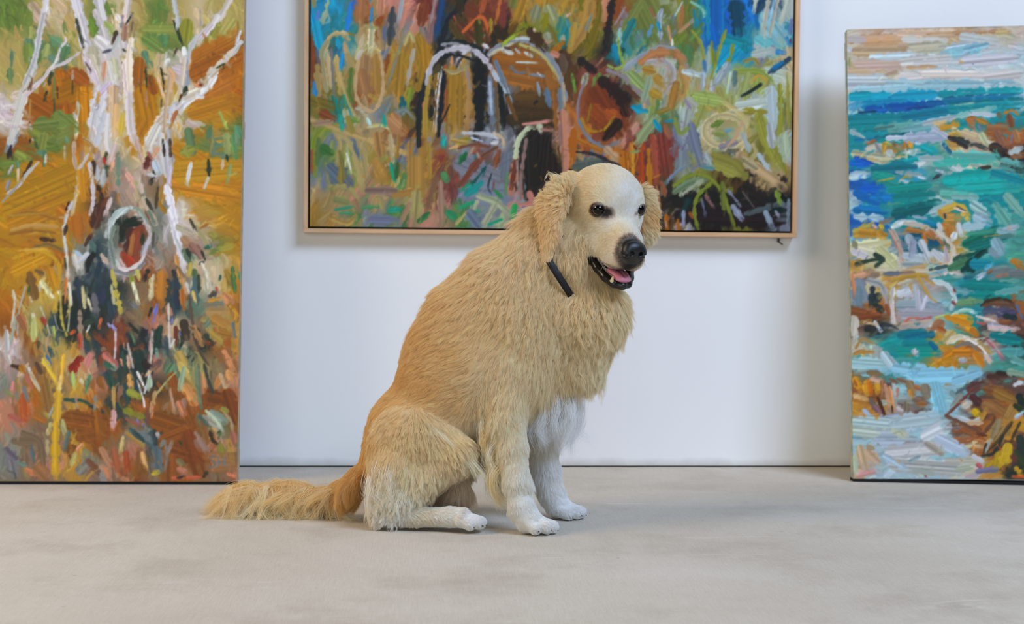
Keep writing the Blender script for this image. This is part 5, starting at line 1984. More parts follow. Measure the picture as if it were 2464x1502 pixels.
# head frame
HC = np.array([1457., 488., 80.]); PSI, TH = radians(26), radians(18)
HF = np.array([sin(PSI)*cos(TH), sin(TH), -cos(PSI)*cos(TH)])
HS = np.array([cos(PSI), 0, sin(PSI)])
HT = np.array([sin(PSI)*sin(TH), -cos(TH), -cos(PSI)*sin(TH)])
RL = radians(-2)
HS, HT = HS*cos(RL)+HT*sin(RL), HT*cos(RL)-HS*sin(RL)
HB = np.array([HF, HS, HT])
def hp(f, s, t): return HC+f*HF+s*HS+t*HT
def window(lo, hi):
    i0, i1 = np.searchsorted(AU, [lo[0], hi[0]]); j0, j1 = np.searchsorted(AV, [lo[1], hi[1]]); k0, k1 = np.searchsorted(AW, [lo[2], hi[2]])
    return slice(max(i0-1, 0), i1+1), slice(max(j0-1, 0), j1+1), slice(max(k0-1, 0), k1+1)
def smin(a, b, k):
    h = np.clip(.5+.5*(b-a)/k, 0, 1); return b*(1-h)+a*h-k*h*(1-h)
def merge(lo, hi, fn, tg, k, cut=False):
    m = k+14; sl = window(np.array(lo)-m, np.array(hi)+m)
    U, V, W = np.meshgrid(AU[sl[0]], AV[sl[1]], AW[sl[2]], indexing='ij')
    if U.size == 0: return
    d = fn(U, V, W).astype(np.float32)
    if cut:
        a = FLD[sl]; FLD[sl] = -smin(-a, d, k) if k else np.maximum(a, -d)
        if tg is not None: TAGV[sl] = np.where(d < 3, tg, TAGV[sl])
        return
    FLD[sl] = smin(FLD[sl], d, k)
    b = BEST[sl]; n = d < b; TAGV[sl] = np.where(n, tg, TAGV[sl]); BEST[sl] = np.where(n, d, b)
def cone(a, b, ra, rb, tg=TORSO, k=30, sq=(1, 1, 1), cut=False):
    """round cone a->b; sq squeezes space (values > 1 make it thinner along that axis)"""
    a, b = np.array(a, float), np.array(b, float); q = np.array(sq, float); A, B = a*q, b*q; D = B-A; L2 = max(D@D, 1e-6)
    def f(U, V, W):
        X, Y, Z = U*q[0]-A[0], V*q[1]-A[1], W*q[2]-A[2]
        t = np.clip((X*D[0]+Y*D[1]+Z*D[2])/L2, 0, 1)
        return np.sqrt((X-t*D[0])**2+(Y-t*D[1])**2+(Z-t*D[2])**2)-(ra+(rb-ra)*t)
    r = max(ra, rb); rr = np.array([r/x for x in sq])
    merge(np.minimum(a, b)-rr, np.maximum(a, b)+rr, f, tg, k, cut)
def chain(pts, tg, k=18, sq=(1, 1, 1)):
    for p, q in zip(pts[:-1], pts[1:]): cone(p[:3], q[:3], p[3], q[3], tg, k, sq)
def ell(c, r, tg=TORSO, k=30, basis=None, cut=False):
    c, r = np.array(c, float), np.array(r, float); Bm = np.eye(3) if basis is None else np.array(basis)
    def f(U, V, W):
        X, Y, Z = U-c[0], V-c[1], W-c[2]
        q = [(X*Bm[i][0]+Y*Bm[i][1]+Z*Bm[i][2])/r[i] for i in range(3)]
        k0 = np.sqrt(q[0]**2+q[1]**2+q[2]**2)
        k1 = np.sqrt((q[0]/r[0])**2+(q[1]/r[1])**2+(q[2]/r[2])**2)
        return np.where(k1 > 1e-9, k0*(k0-1)/np.maximum(k1, 1e-9), -r.min())
    e = np.sqrt(((Bm*r[:, None])**2).sum(0)); merge(c-e, c+e, f, tg, k, cut)
def hell(f, s, t, rf, rs, rt, tg=HEAD, k=16, cut=False, tilt=0):
    Bm = HB
    if tilt: Bm = np.array([HF*cos(tilt)+HT*sin(tilt), HS, HT*cos(tilt)-HF*sin(tilt)])
    ell(hp(f, s, t), (rf, rs, rt), tg, k, Bm, cut)
def hcone(a, b, ra, rb, tg=HEAD, k=12, cut=False): cone(hp(*a), hp(*b), ra, rb, tg, k, (1, 1, 1), cut)

# torso
TQ = (1, 1, 1.12)
cone((1218, 768, 112), (1150, 880, 122), 136, 136, TORSO, 60, TQ)
cone((1142, 790, 115), (1100, 880, 122), 121, 126, TORSO, 40, TQ)
cone((1150, 880, 122), (1010, 1050, 148), 138, 118, TORSO, 50, TQ)
cone((1010, 1050, 148), (975, 1118, 152), 112, 104, TORSO, 40, TQ)
cone((1335, 745, 105), (1290, 880, 112), 100, 88, TORSO, 50, TQ)
cone((1230, 690, 110), (1395, 580, 92), 104, 74, TORSO, 50)
cone((1380, 640, 90), (1400, 760, 95), 66, 70, TORSO, 40)
cone((1268, 634, 105), (1306, 562, 98), 72, 55, TORSO, 34)
ell((1436, 735, 84), (58, 58, 52), TORSO, 40)
cone((1418, 770, 88), (1398, 866, 95), 62, 52, TORSO, 44)
ell((1250, 820, 30), (70, 110, 50), TORSO, 40)              # near shoulder
ell((1250, 820, 200), (70, 110, 50), TORSO, 40)             # far shoulder
cone((1240, 900, 118), (1180, 1050, 130), 70, 60, TORSO, 40)  # keel of the belly
# near foreleg
cone((1238, 890, 44), (1222, 960, 26), 52, 42, TORSO, 50)
chain([(1222, 960, 26, 42), (1222, 1000, 18, 40), (1233, 1080, 10, 32), (1244, 1160, 6, 28), (1256, 1225, 2, 29), (1270, 1250, -2, 30)], LEGN, 14)
chain([(1272, 1252, -2, 26), (1300, 1262, -6, 20)], FOOT, 12)
for a, b, r in (((1274, 1262, -20), (1286, 1272, -26), 12.5), ((1284, 1258, -8), (1312, 1268, -16), 14.5), ((1290, 1256, 6), (1326, 1268, 0), 14.5), ((1290, 1258, 18), (1326, 1268, 18), 12)):
    cone(a, b, r*1.12+1, r*1.12, FOOT, 4)
# far foreleg
chain([(1290, 960, 190, 48), (1300, 1060, 200, 36), (1312, 1130, 206, 31), (1328, 1190, 208, 28), (1340, 1212, 208, 28)], LEGF, 14)
chain([(1340, 1218, 208, 25), (1366, 1226, 204, 19)], FOOT, 12)
for a, b, r in (((1346, 1228, 190), (1366, 1238, 184), 12), ((1352, 1224, 200), (1384, 1234, 192), 13.5), ((1358, 1222, 214), (1394, 1233, 208), 13.5), ((1356, 1224, 226), (1388, 1234, 226), 11.5)):
    cone(a, b, r*1.12+1, r*1.12, FOOT, 4)
# near hind leg: thigh, knee, shank folded down to the hock, long foot on the floor
ell((1000, 1085, 66), (112, 112, 58), THIGH, 26)
cone((1010, 1060, 62), (1098, 1090, 40), 70, 44, THIGH, 24)
cone((1092, 1100, 38), (960, 1195, 42), 42, 34, THIGH, 20)
cone((955, 1135, 50), (927, 1222, 46), 54, 33, HOCK, 32)
chain([(925, 1234, 44, 26), (1000, 1244, 32, 21), (1080, 1244, 18, 22), (1110, 1246, 10, 24)], FOOT, 10)
for a, b, r in (((1108, 1252, -4), (1128, 1262, -12), 12), ((1116, 1248, 4), (1146, 1258, -4), 13.5), ((1118, 1246, 16), (1154, 1257, 10), 13), ((1116, 1248, 28), (1146, 1257, 26), 11.5)):
    cone(a, b, r*1.12+1, r*1.12, FOOT, 4)
# far hind leg
ell((1010, 1080, 236), (108, 108, 56), THIGH, 26)
cone((1020, 1070, 236), (1100, 1120, 250), 60, 42, THIGH, 24)
cone((1096, 1130, 250), (990, 1190, 240), 38, 34, THIGH, 20)
chain([(960, 1196, 240, 30), (1040, 1212, 246, 22), (1090, 1214, 250, 22)], FOOT, 12)
# inner belly fold between the hind legs
cone((1060, 1120, 140), (1100, 1180, 130), 60, 30, TORSO, 26)
# root of the tail
chain([(885, 1140, 162, 32), (845, 1178, 176, 24), (795, 1200, 196, 17)], TAIL, 16)
chain([(795, 1200, 196, 17), (730, 1196, 210, 14), (650, 1196, 214, 10)], TAIL, 8)
# head
hell(0, 0, 5, 98, 90, 87, HEAD, 10)
hell(44, 0, 18, 47, 56, 50, HEAD, 24)
for s in (-1, 1):
    hell(42, 34*s, 44, 26, 26, 16, HEAD, 18)               # brow
    hell(8, 52*s, -40, 58, 34, 50, HEAD, 24)              # cheek
hcone((55, 0, -46), (120, 0, -64), 58, 47, HEAD, 22)
hcone((120, 0, -64), (160, 0, -76), 47, 37, HEAD, 12)
for s in (-1, 1):
    hell(128, 22*s, -90, 52, 27, 30, HEAD, 12)             # flews
    hell(70, 36*s, -82, 44, 26, 30, HEAD, 14)
hcone((20, 0, -105), (20, 0, -60), 62, 60, HEAD, 26)
hcone((10, 0, -112), (128, 0, -140), 42, 17, HEAD, 12)     # lower jaw
hcone((20, 0, -95), (-60, 0, -80), 70, 70, HEAD, 36)       # throat into neck
ES, ET = {-1: -55.5, 1: 52}, {-1: 0, 1: 4}        # the eyes sit a touch unevenly
# mouth opening and lips
hcone((84, 0, -121), (175, 0, -134), 13, 15, MOUTH, 3, True)
for s in (-1, 1):
    hcone((84, 22*s, -118), (170, 12*s, -132), 9, 12, MOUTH, 3, True)
LIPS = []
for s in (-1, 1):
    LIPS += [((57, 54*s, -88), (62, 53.5*s, -102)), ((62, 53.5*s, -102), (78, 51*s, -118)), ((78, 51*s, -118), (100, 44*s, -134)), ((100, 44*s, -134), (128, 33*s, -148)), ((128, 33*s, -148), (150, 19*s, -156)), ((150, 19*s, -156), (160, 0, -158))]
for a, b in LIPS: hcone(a, b, 10.5, 10.5, HEAD, 5)
for s in (-1, 1):
    hcone((60, 52*s, -88), (95, 46*s, -112), 8, 4, MOUTH, 4, True)
    hell(75, ES[s], 7+ET[s], 18, 18, 17.5, HEAD, 5)
    hell(75+17*cos(.35), (ES[s]+17*sin(.35)*s), 7+ET[s], 13, 17, 11.5, None, 2, True)            # lids and opening
    hell(204, 12*s, -66, 9, 5, 5, None, 3, True)
# ears
cone((1352, 458, 28), (1386, 440, 60), 16, 20, EARN, 18)
FN = np.array([-.62, .1, -.78]); FN /= np.linalg.norm(FN)
def flap(c, rl, rw, rt, down, tg, k=9):
    d = np.array(down, float); d /= np.linalg.norm(d); n = FN-d*(FN@d); n /= np.linalg.norm(n); s = np.cross(d, n)
    ell(c, (rl, rw, rt), tg, k, [d, s, n])
flap((1348, 470, 24), 36, 25, 13, (-.25, 1, -.1), EARN, 14)
flap((1331, 500, 6), 50, 32, 12, (-.22, 1, -.1), EARN, 8)
flap((1325, 550, -2), 50, 28, 10, (-.12, 1, 0), EARN, 8)
flap((1317, 602, -2), 40, 19, 8, (-.18, 1, .1), EARN, 8)
FN = np.array([-.1, 0, -1.]); flap((1552, 488, 140), 38, 20, 12, (.3, 1, 0), EARF, 12)
flap((1556, 520, 140), 46, 19, 11, (.05, 1, 0), EARF, 8)
flap((1556, 560, 142), 34, 16, 9, (-.3, 1, 0), EARF, 8)
# feet are flat on the floor
UU, VV, WW = np.meshgrid(AU, AV[AV > 1150], AW, indexing='ij')
jj = np.searchsorted(AV, 1150); FLD[:, jj:] = np.maximum(FLD[:, jj:], (VV-ground_v(WW)+.5).astype(np.float32))
del UU, VV, WW

def surface_net(F, ax):
    nx, ny, nz = F.shape; S = F < 0
    c = [S[i:nx-1+i, j:ny-1+j, k:nz-1+k] for i in (0, 1) for j in (0, 1) for k in (0, 1)]
    tot = sum(x.astype(np.int8) for x in c); act = (tot > 0) & (tot < 8); I = np.argwhere(act)
    vid = np.full(act.shape, -1, np.int32); vid[act] = np.arange(len(I))
    cor = [(i, j, k) for i in (0, 1) for j in (0, 1) for k in (0, 1)]
    val = {q: F[I[:, 0]+q[0], I[:, 1]+q[1], I[:, 2]+q[2]] for q in cor}
    acc = np.zeros((len(I), 3)); cnt = np.zeros(len(I))
    for a in cor:
        for dim in range(3):
            if a[dim]: continue
            b = list(a); b[dim] = 1; b = tuple(b); va, vb = val[a], val[b]; m = (va < 0) != (vb < 0)
            t = np.where(m, va/np.where(m, va-vb, 1), 0)
            P = np.zeros((len(I), 3))
            for d in range(3): P[:, d] = a[d]
            P[:, dim] = t; acc[m] += P[m]; cnt += m
    loc = acc/cnt[:, None]
    V = np.stack([ax[d][I[:, d]]*(1-loc[:, d])+ax[d][I[:, d]+1]*loc[:, d] for d in range(3)], 1)
    quads = []
    for dim in range(3):
        e, g = [d for d in range(3) if d != dim]
        sl0 = [slice(1, -1)]*3; sl0[dim] = slice(0, -1); sl1 = list(sl0); sl1[dim] = slice(1, None)
        A, B = S[tuple(sl0)], S[tuple(sl1)]; X = np.argwhere(A != B)
        if not len(X): continue
        base = X.copy(); base[:, e] += 1; base[:, g] += 1
        flip = A[tuple(X.T)]
        def at(de, dg):
            q = base.copy(); q[:, e] += de; q[:, g] += dg; return vid[tuple(q.T)]
        q = np.stack([at(-1, -1), at(0, -1), at(0, 0), at(-1, 0)], 1)
        if dim == 1: flip = ~flip
        q[~flip] = q[~flip][:, ::-1]; quads.append(q)
    Q = np.concatenate(quads); Q = Q[(Q >= 0).all(1)]
    return V, Q, I
SV, SQ, SI = surface_net(FLD, (AU, AV, AW))
STAG = TAGV[SI[:, 0], SI[:, 1], SI[:, 2]]
# keep the connected body only, then relax it a little
def relax(V, Q, n, lam=.5):
    E = np.concatenate([Q[:, [0, 1]], Q[:, [1, 2]], Q[:, [2, 3]], Q[:, [3, 0]]])
    for _ in range(n):
        a = np.zeros_like(V); c = np.zeros(len(V)); np.add.at(a, E[:, 0], V[E[:, 1]]); np.add.at(a, E[:, 1], V[E[:, 0]])
        np.add.at(c, E[:, 0], 1); np.add.at(c, E[:, 1], 1); V = V*(1-lam)+a/np.maximum(c, 1)[:, None]*lam
    return V
SV = relax(SV, SQ, 2)
def face_normals(V, Q):
    n = np.cross(V[Q[:, 2]]-V[Q[:, 0]], V[Q[:, 3]]-V[Q[:, 1]]); return n
fn = face_normals(SV, SQ)
VN = np.zeros_like(SV)
for i in range(4): np.add.at(VN, SQ[:, i], fn)
VN /= np.maximum(np.linalg.norm(VN, axis=1), 1e-9)[:, None]
gi = [np.searchsorted(a, SV[:, d]).clip(1, len(a)-1) for d, a in enumerate((AU, AV, AW))]
# make the normals point outwards (field grows outwards)
pr = SV+VN*8; g2 = [np.searchsorted(a, pr[:, d]).clip(0, len(a)-1) for d, a in enumerate((AU, AV, AW))]
if FLD[g2[0], g2[1], g2[2]].mean() < 0: VN = -VN; SQ = SQ[:, ::-1]
print('dog skin', SV.shape, SQ.shape)

# ------------------------------------------------------------------ coat colours
def field(P, ctl, power=2.0):
    """inverse-distance blend of control rows (u, v, values...) at points P[:, :2]"""
    c = np.array([x[:2] for x in ctl], float); val = np.array([x[2:] for x in ctl], float)
    out = np.zeros((len(P), val.shape[1])); 
    for i in range(0, len(P), 40000):
        q = P[i:i+40000, :2]; d = np.sqrt(((q[:, None]-c[None])**2).sum(-1))+6; wt = d**-power; out[i:i+40000] = (wt[..., None]*val[None]).sum(1)/wt.sum(1)[:, None]
    return out
CT = [(1210, 620, 224, 196, 150), (1150, 680, 222, 190, 140), (1080, 720, 216, 180, 124), (1020, 800, 212, 172, 112), (1090, 850, 218, 180, 122), (960, 900, 212, 170, 108), (1040, 930, 218, 178, 118),
      (930, 980, 214, 174, 112), (900, 1060, 214, 174, 112), (880, 1120, 210, 168, 106), (1110, 960, 220, 186, 132), (1150, 780, 224, 192, 138), (1230, 760, 226, 200, 152), (1230, 860, 228, 206, 166),
      (1190, 930, 228, 206, 164), (1160, 1000, 236, 220, 194), (1330, 720, 222, 194, 146), (1400, 740, 224, 198, 152), (1480, 760, 228, 204, 160), (1440, 850, 232, 214, 176), (1360, 860, 224, 198, 152),
      (1380, 925, 220, 194, 146), (1300, 920, 226, 202, 156), (1330, 1000, 244, 238, 226), (1380, 980, 244, 238, 228), (1300, 1080, 240, 236, 228), (1290, 620, 226, 198, 152), (1400, 640, 224, 196, 150), (1130, 1130, 214, 196, 168), (1100, 1170, 206, 188, 164)]
CH = [(1505, 450, 246, 238, 230), (1475, 500, 246, 238, 228), (1515, 510, 246, 238, 230), (1400, 430, 228, 194, 142), (1415, 460, 232, 202, 156), (1450, 415, 234, 204, 160), (1395, 510, 228, 194, 144), (1410, 520, 232, 204, 160), (1500, 430, 240, 222, 196), (1385, 480, 226, 190, 138), (1400, 550, 230, 198, 150), (1392, 600, 226, 194, 146), (1375, 560, 222, 186, 134), (1440, 470, 240, 218, 180), (1500, 470, 244, 234, 222), (1530, 470, 244, 236, 228),
      (1470, 540, 244, 232, 216), (1440, 560, 240, 224, 198), (1430, 590, 238, 222, 194), (1485, 560, 232, 202, 154), (1500, 580, 214, 190, 150), (1525, 540, 238, 226, 206), (1470, 620, 238, 226, 204), (1450, 640, 236, 224, 200), (1400, 660, 226, 206, 168), (1545, 470, 238, 216, 178), (1548, 560, 242, 234, 226)]
CE = [(1340, 440, 230, 202, 156), (1330, 500, 226, 192, 142), (1320, 560, 224, 190, 142), (1315, 620, 228, 200, 158), (1560, 470, 232, 206, 162), (1565, 520, 218, 178, 122), (1556, 570, 234, 212, 176)]
CL = [(1220, 900, 226, 204, 162), (1210, 960, 226, 202, 158), (1230, 1020, 228, 206, 166), (1170, 1050, 230, 208, 162), (1240, 1090, 232, 214, 182), (1245, 1150, 238, 226, 204), (1260, 1220, 244, 236, 222), (1290, 1260, 244, 236, 224), (1300, 1020, 240, 236, 226), (1310, 1120, 244, 242, 238), (1350, 1210, 244, 242, 238)]
CG = [(940, 1090, 222, 190, 138), (1000, 1100, 226, 200, 152), (960, 1000, 222, 188, 134), (900, 1060, 218, 182, 124), (1050, 1000, 226, 202, 156), (1010, 1060, 226, 198, 148), (1080, 1080, 222, 196, 146), (960, 1120, 230, 208, 164), (1120, 1110, 220, 200, 162), (1020, 1140, 232, 212, 170), (930, 1170, 240, 226, 202), (980, 1180, 240, 228, 206), (930, 1240, 244, 236, 222), (1080, 1160, 222, 204, 170)]
CO_ = [(930, 1240, 242, 234, 218), (960, 1200, 238, 224, 200), (1010, 1240, 226, 212, 184), (1080, 1235, 240, 230, 212), (1140, 1250, 244, 238, 228), (1290, 1260, 244, 236, 222), (1370, 1230, 244, 242, 238)]
CK = [(860, 1150, 208, 170, 108), (840, 1190, 198, 156, 94), (790, 1190, 208, 166, 100), (740, 1170, 220, 184, 124), (650, 1170, 222, 188, 130), (560, 1190, 220, 188, 130), (520, 1220, 216, 184, 126), (620, 1230, 228, 202, 154), (720, 1230, 230, 206, 160)]
CTL = {TORSO: CT, HEAD: CH, EARN: CE, EARF: CE, LEGN: CL, LEGF: CL, THIGH: CG, HOCK: CG, FOOT: CO_, TAIL: CK, MOUTH: CH}
COAT_GAIN = 1.0
def coat(P, T):
    out = np.zeros((len(P), 3))
    for t, ctl in CTL.items():
        m = T == t
        if m.any(): out[m] = field(P[m], ctl)
    return out
def head_coords(P): q = P-HC; return q@HF, q@HS, q@HT
def seg_dist(P, a, b):
    a, b = hp(*a), hp(*b); D = b-a; t = np.clip(((P-a)@D)/(D@D), 0, 1); return np.linalg.norm(P-a-t[:, None]*D, axis=1)
def markings(P, T, C):
    """black lips, eye rims and nose surround; returns colour, and a 0..1 map of bare skin"""
    f, s, t = head_coords(P); hd = (T == HEAD) | (T == MOUTH)
    bare = np.zeros(len(P)); blk = np.array([16., 14, 14])
    lip = np.min([seg_dist(P, a, b) for a, b in LIPS], axis=0)
    m = np.clip((15.5-lip)/4, 0, 1)*hd; m = m*np.clip((-80-t)/5, 0, 1)
    C = C*(1-m[:, None])+blk*m[:, None]; bare = np.maximum(bare, m)
    inm = ((T == MOUTH) & (f < 112))*np.clip((-84-t)/3, 0, 1); inm = np.maximum(inm, (T == MOUTH)*np.clip((-108-t)/4, 0, 1)); C = C*(1-inm[:, None])+np.array([30, 14, 14])*inm[:, None]; bare = np.maximum(bare, inm)
    up = hd*(f > 95)*np.exp(-((t+112)/6.5)**2)*(np.abs(s) < 40)*.55; C = C*(1-up[:, None])+np.array([90, 76, 66])*up[:, None]
    for sd in (-1, 1):
        e = np.sqrt(((f-78)*.95)**2+((s-ES[sd])/1.15)**2+((t-7-ET[sd])/.92)**2); m = hd*np.clip((19.3-e)/3.2, 0, 1)
        e2 = np.sqrt(((f-84)*.4)**2+((s-35*sd)/1.2)**2+((t-1)/1.05)**2); m = np.maximum(m, hd*np.clip(((16.5 if sd < 0 else 9)-e2)/11, 0, .88 if sd < 0 else .45))
        C = C*(1-m[:, None])+np.array([26, 20, 16])*m[:, None]; bare = np.maximum(bare, np.clip((18-e)/3, 0, 1)*hd)
    ph = hd*np.exp(-(s/16)**2)*np.clip((f-162)/8, 0, 1)*np.clip((-84-t)/6, 0, 1)*.85; C = C*(1-ph[:, None])+np.array([44, 40, 38])*ph[:, None]
    n = np.linalg.norm((P-hp(186, 0, -62))/np.array([1, 1, 1]), axis=1); m = hd*np.clip((46-n)/16, 0, 1)
    C = C*(1-m[:, None])+np.array([34, 30, 28])*m[:, None]; bare = np.maximum(bare, np.clip((36-n)/6, 0, 1)*hd)
    return C, bare
SC0 = coat(SV, STAG); SC1, BARE = markings(SV, STAG, SC0*.93)
V3 = warp(SV)
dog = bpy.data.objects.new('dog', None); COL.objects.link(dog); dog.location = [float(x) for x in warp(np.array([1130., ground_v(110.), 110.]))]; dog.location.z = 0
tag(dog, 'cream golden retriever sitting on the concrete floor with its head turned and mouth open', 'dog')
SKM, nt, b = material('dog_skin')
a = node(nt, 'ShaderNodeAttribute', attribute_name='coat'); nt.links.new(a.outputs['Color'], b.inputs['Base Color'])
r = node(nt, 'ShaderNodeMapRange'); nt.links.new(a.outputs['Alpha'], r.inputs[0]); r.inputs[3].default_value = .75; r.inputs[4].default_value = .3; nt.links.new(r.outputs[0], b.inputs['Roughness'])
tc = node(nt, 'ShaderNodeTexCoord'); nz = node(nt, 'ShaderNodeTexNoise', Scale=420.0, Detail=2.0); nt.links.new(tc.outputs['Object'], nz.inputs['Vector'])
bp = node(nt, 'ShaderNodeBump', Strength=.25, Distance=.001); nt.links.new(nz.outputs[0], bp.inputs['Height']); nt.links.new(bp.outputs[0], b.inputs['Normal'])
me = mesh_np('body', V3, SQ); at = me.color_attributes.new('coat', 'FLOAT_COLOR', 'POINT')
at.data.foreach_set('color', np.hstack([lin(np.clip(SC1, 0, 255)), BARE[:, None]]).astype(np.float32).ravel())
body = under(link('body', me, None, SKM), dog)

# ------------------------------------------------------------------ eyes, nose, tongue, tooth, collar, claws
def small_volume(lo, hi, step, build):
    global AU, AV, AW, FLD, TAGV, BEST
    keep = (AU, AV, AW, FLD, TAGV, BEST)
    AU, AV, AW = [np.arange(a, b, step).astype(np.float32) for a, b in zip(lo, hi)]
    sh = (len(AU), len(AV), len(AW)); FLD = np.full(sh, 900, np.float32); TAGV = np.zeros(sh, np.int8); BEST = FLD.copy()
    build(); V, Q, I = surface_net(FLD, (AU, AV, AW)); V = relax(V, Q, 1)
    n = face_normals(V, Q); c = V[Q].mean(1); s = np.sign(((c-V.mean(0))*n).sum(-1)).sum()
    if s < 0: Q = Q[:, ::-1]
    AU, AV, AW, FLD, TAGV, BEST = keep
    return V, Q
def simple_mat(name, c, rough=.5, spec=.5, bump=0, bscale=300.0):
    m, nt, b = material(name); b.inputs['Base Color'].default_value = col4(c); b.inputs['Roughness'].default_value = rough; b.inputs['Specular IOR Level'].default_value = spec
    if bump:
        tc = node(nt, 'ShaderNodeTexCoord'); nz = node(nt, 'ShaderNodeTexVoronoi', Scale=bscale); nt.links.new(tc.outputs['Object'], nz.inputs['Vector'])
        bp = node(nt, 'ShaderNodeBump', Strength=bump, Distance=.0006); nt.links.new(nz.outputs[0], bp.inputs['Height']); nt.links.new(bp.outputs[0], b.inputs['Normal'])
    return m
def nose_build():
    hell(181, 3, -59, 20, 30, 22, HEAD, 6)
    hell(177, 3, -75, 17, 25, 17, HEAD, 8)
    for s in (-1, 1):
        hell(185, 3+18*s, -67, 15, 14, 15, HEAD, 6)
        hcone((206, 3+13*s, -66), (184, 3+10*s, -64), 6.5, 4, None, 3, True)
        hcone((200, 3+21*s, -70), (186, 3+31*s, -72), 2.4, 2.2, None, 2, True)
    hcone((201, 3, -72), (187, 3, -99), 2.0, 2.0, None, 2, True)
V, Q = small_volume(hp(180, 0, -64)-48, hp(180, 0, -64)+48, 1.6, nose_build)
under(link('nose', mesh_np('nose', warp(V), Q), None, simple_mat('nose_leather', (20, 20, 22), .36, .5, .3, 1000.0)), dog)
def tongue_build():
    hell(120, 0, -136, 50, 24, 8, HEAD, 4); hell(156, 0, -142, 17, 22, 8, HEAD, 6)
    hcone((90, 0, -124), (168, 0, -133), 2.6, 2.4, None, 5, True)
V, Q = small_volume(hp(130, 0, -140)-62, hp(130, 0, -140)+62, 2.0, tongue_build)
under(link('tongue', mesh_np('tongue', warp(V), Q), None, simple_mat('tongue', (206, 128, 150), .38, .5, .3, 1200.0)), dog)
for s in (-1,):
    def tooth_build(): hcone((154, 27*s, -149), (157, 27*s, -137), 5, 2.2, HEAD, 2)
    V, Q = small_volume(hp(155, 25*s, -136)-18, hp(155, 25*s, -136)+18, 1.4, tooth_build)
    under(link('tooth', mesh_np('tooth', warp(V), Q), None, simple_mat('tooth', (226, 204, 160), .3)), dog)
def ball(c, r, gaze, seg=40):
    th, ph = np.meshgrid(np.linspace(0, pi, seg), np.linspace(0, 2*pi, seg*2, endpoint=False), indexing='ij')
    gz = unit(gaze); a = unit(np.cross(gz, (0, 1, .2))); b_ = np.cross(gz, a)
    rr = r*(1+.07*np.exp(-(th/.55)**2))
    P = np.asarray(c)+(np.cos(th)*rr)[..., None]*gz+(np.sin(th)*rr)[..., None]*(np.cos(ph)[..., None]*a+np.sin(ph)[..., None]*b_)
    idx = np.arange(th.size).reshape(th.shape); nx = np.roll(idx, -1, 1)
    Q = np.stack([idx[:-1], idx[1:], nx[1:], nx[:-1]], -1).reshape(-1, 4)
    return P.reshape(-1, 3), Q, th.ravel()
EM, nt, b = material('eye'); a = node(nt, 'ShaderNodeAttribute', attribute_name='coat'); nt.links.new(a.outputs['Color'], b.inputs['Base Color']); b.inputs['Roughness'].default_value = .03
b.inputs['Specular IOR Level'].default_value = .35
for s, gz in ((-1, (.16, .02, -1)), (1, (.34, .0, -1))):
    P, Q, th = ball(hp(75.5, ES[s]+.5*s, 7+ET[s]), 15.8, gz)
    c = np.where(th[:, None] < .42, [6., 5, 5], np.where(th[:, None] < 1.02, [14., 8, 6], np.where(th[:, None] < 1.12, [20., 12, 10], [150., 136, 134])))
    me = mesh_np('eye', warp(P), Q[:, ::-1]); at = me.color_attributes.new('coat', 'FLOAT_COLOR', 'POINT')
    at.data.foreach_set('color', np.hstack([lin(c), np.ones((len(c), 1))]).astype(np.float32).ravel()); under(link('eye', me, None, EM), dog)
# collar: flat webbing band round the neck
CC, E1, E2, AX = np.array([1336., 652, 92]), np.array([.54, .84, 0]), np.array([0, 0, 1.]), np.array([.84, -.54, 0])
ang = np.linspace(0, 2*pi, 120, endpoint=False); ring = []
for off, rad in ((-8.5, 0), (-8.5, 3.5), (8.5, 3.5), (8.5, 0)):
    ring.append(CC+np.outer(np.cos(ang)*(101+rad), E1)+np.outer(np.sin(ang)*(101+rad), E2)+AX*off)
P = np.concatenate(ring); n = len(ang); Q = []
for k in range(4):
    for i in range(n): Q.append((k*n+i, k*n+(i+1) % n, ((k+1) % 4)*n+(i+1) % n, ((k+1) % 4)*n+i))
under(link('collar', mesh_np('collar', warp(P), Q), None, simple_mat('collar_webbing', (20, 20, 24), .6, .4, .4, 500.0)), dog)
claw_m = simple_mat('claw', (52, 42, 36), .3)
def claw(p, d):
    p = np.array(p, float); d = unit(d); a = unit(np.cross(d, (0, 1, .01))); b_ = np.cross(d, a); V, Q = [], []
    for k, (t, r) in enumerate(((-6, 3.0), (-1, 3.2), (3, 2.4), (6, 1.4), (7.5, .3))):
        c = p+d*t+np.array([0, .025*t*t, 0])
        for i in range(8): V.append(c+(a*cos(i*pi/4)+b_*sin(i*pi/4))*r)
        if k: Q += [((k-1)*8+i, (k-1)*8+(i+1) % 8, k*8+(i+1) % 8, k*8+i) for i in range(8)]
    under(link('claw', mesh_np('claw', warp(V), Q), None, claw_m), dog)
for p, d in (((1294, 1277, -32), (.4, .3, -.5)), ((1322, 1274, -20), (.7, .3, -.3)), ((1337, 1274, -2), (.8, .3, -.1)), ((1336, 1273, 19), (.9, .3, .1)),
             ((1374, 1243, 180), (.5, .3, -.4)), ((1395, 1239, 188), (.8, .3, -.3)), ((1405, 1238, 206), (.9, .3, 0)), ((1398, 1238, 227), (.9, .3, .1)),
             ((1136, 1268, -17), (.6, .2, -.4)), ((1157, 1264, -8), (.8, .25, -.2)), ((1165, 1262, 8), (.9, .25, 0)), ((1158, 1261, 26), (.9, .25, .1))):
    claw(p, d)

# ------------------------------------------------------------------ fur
RNG = np.random.default_rng(11)
FUR_DENSITY = 1.3
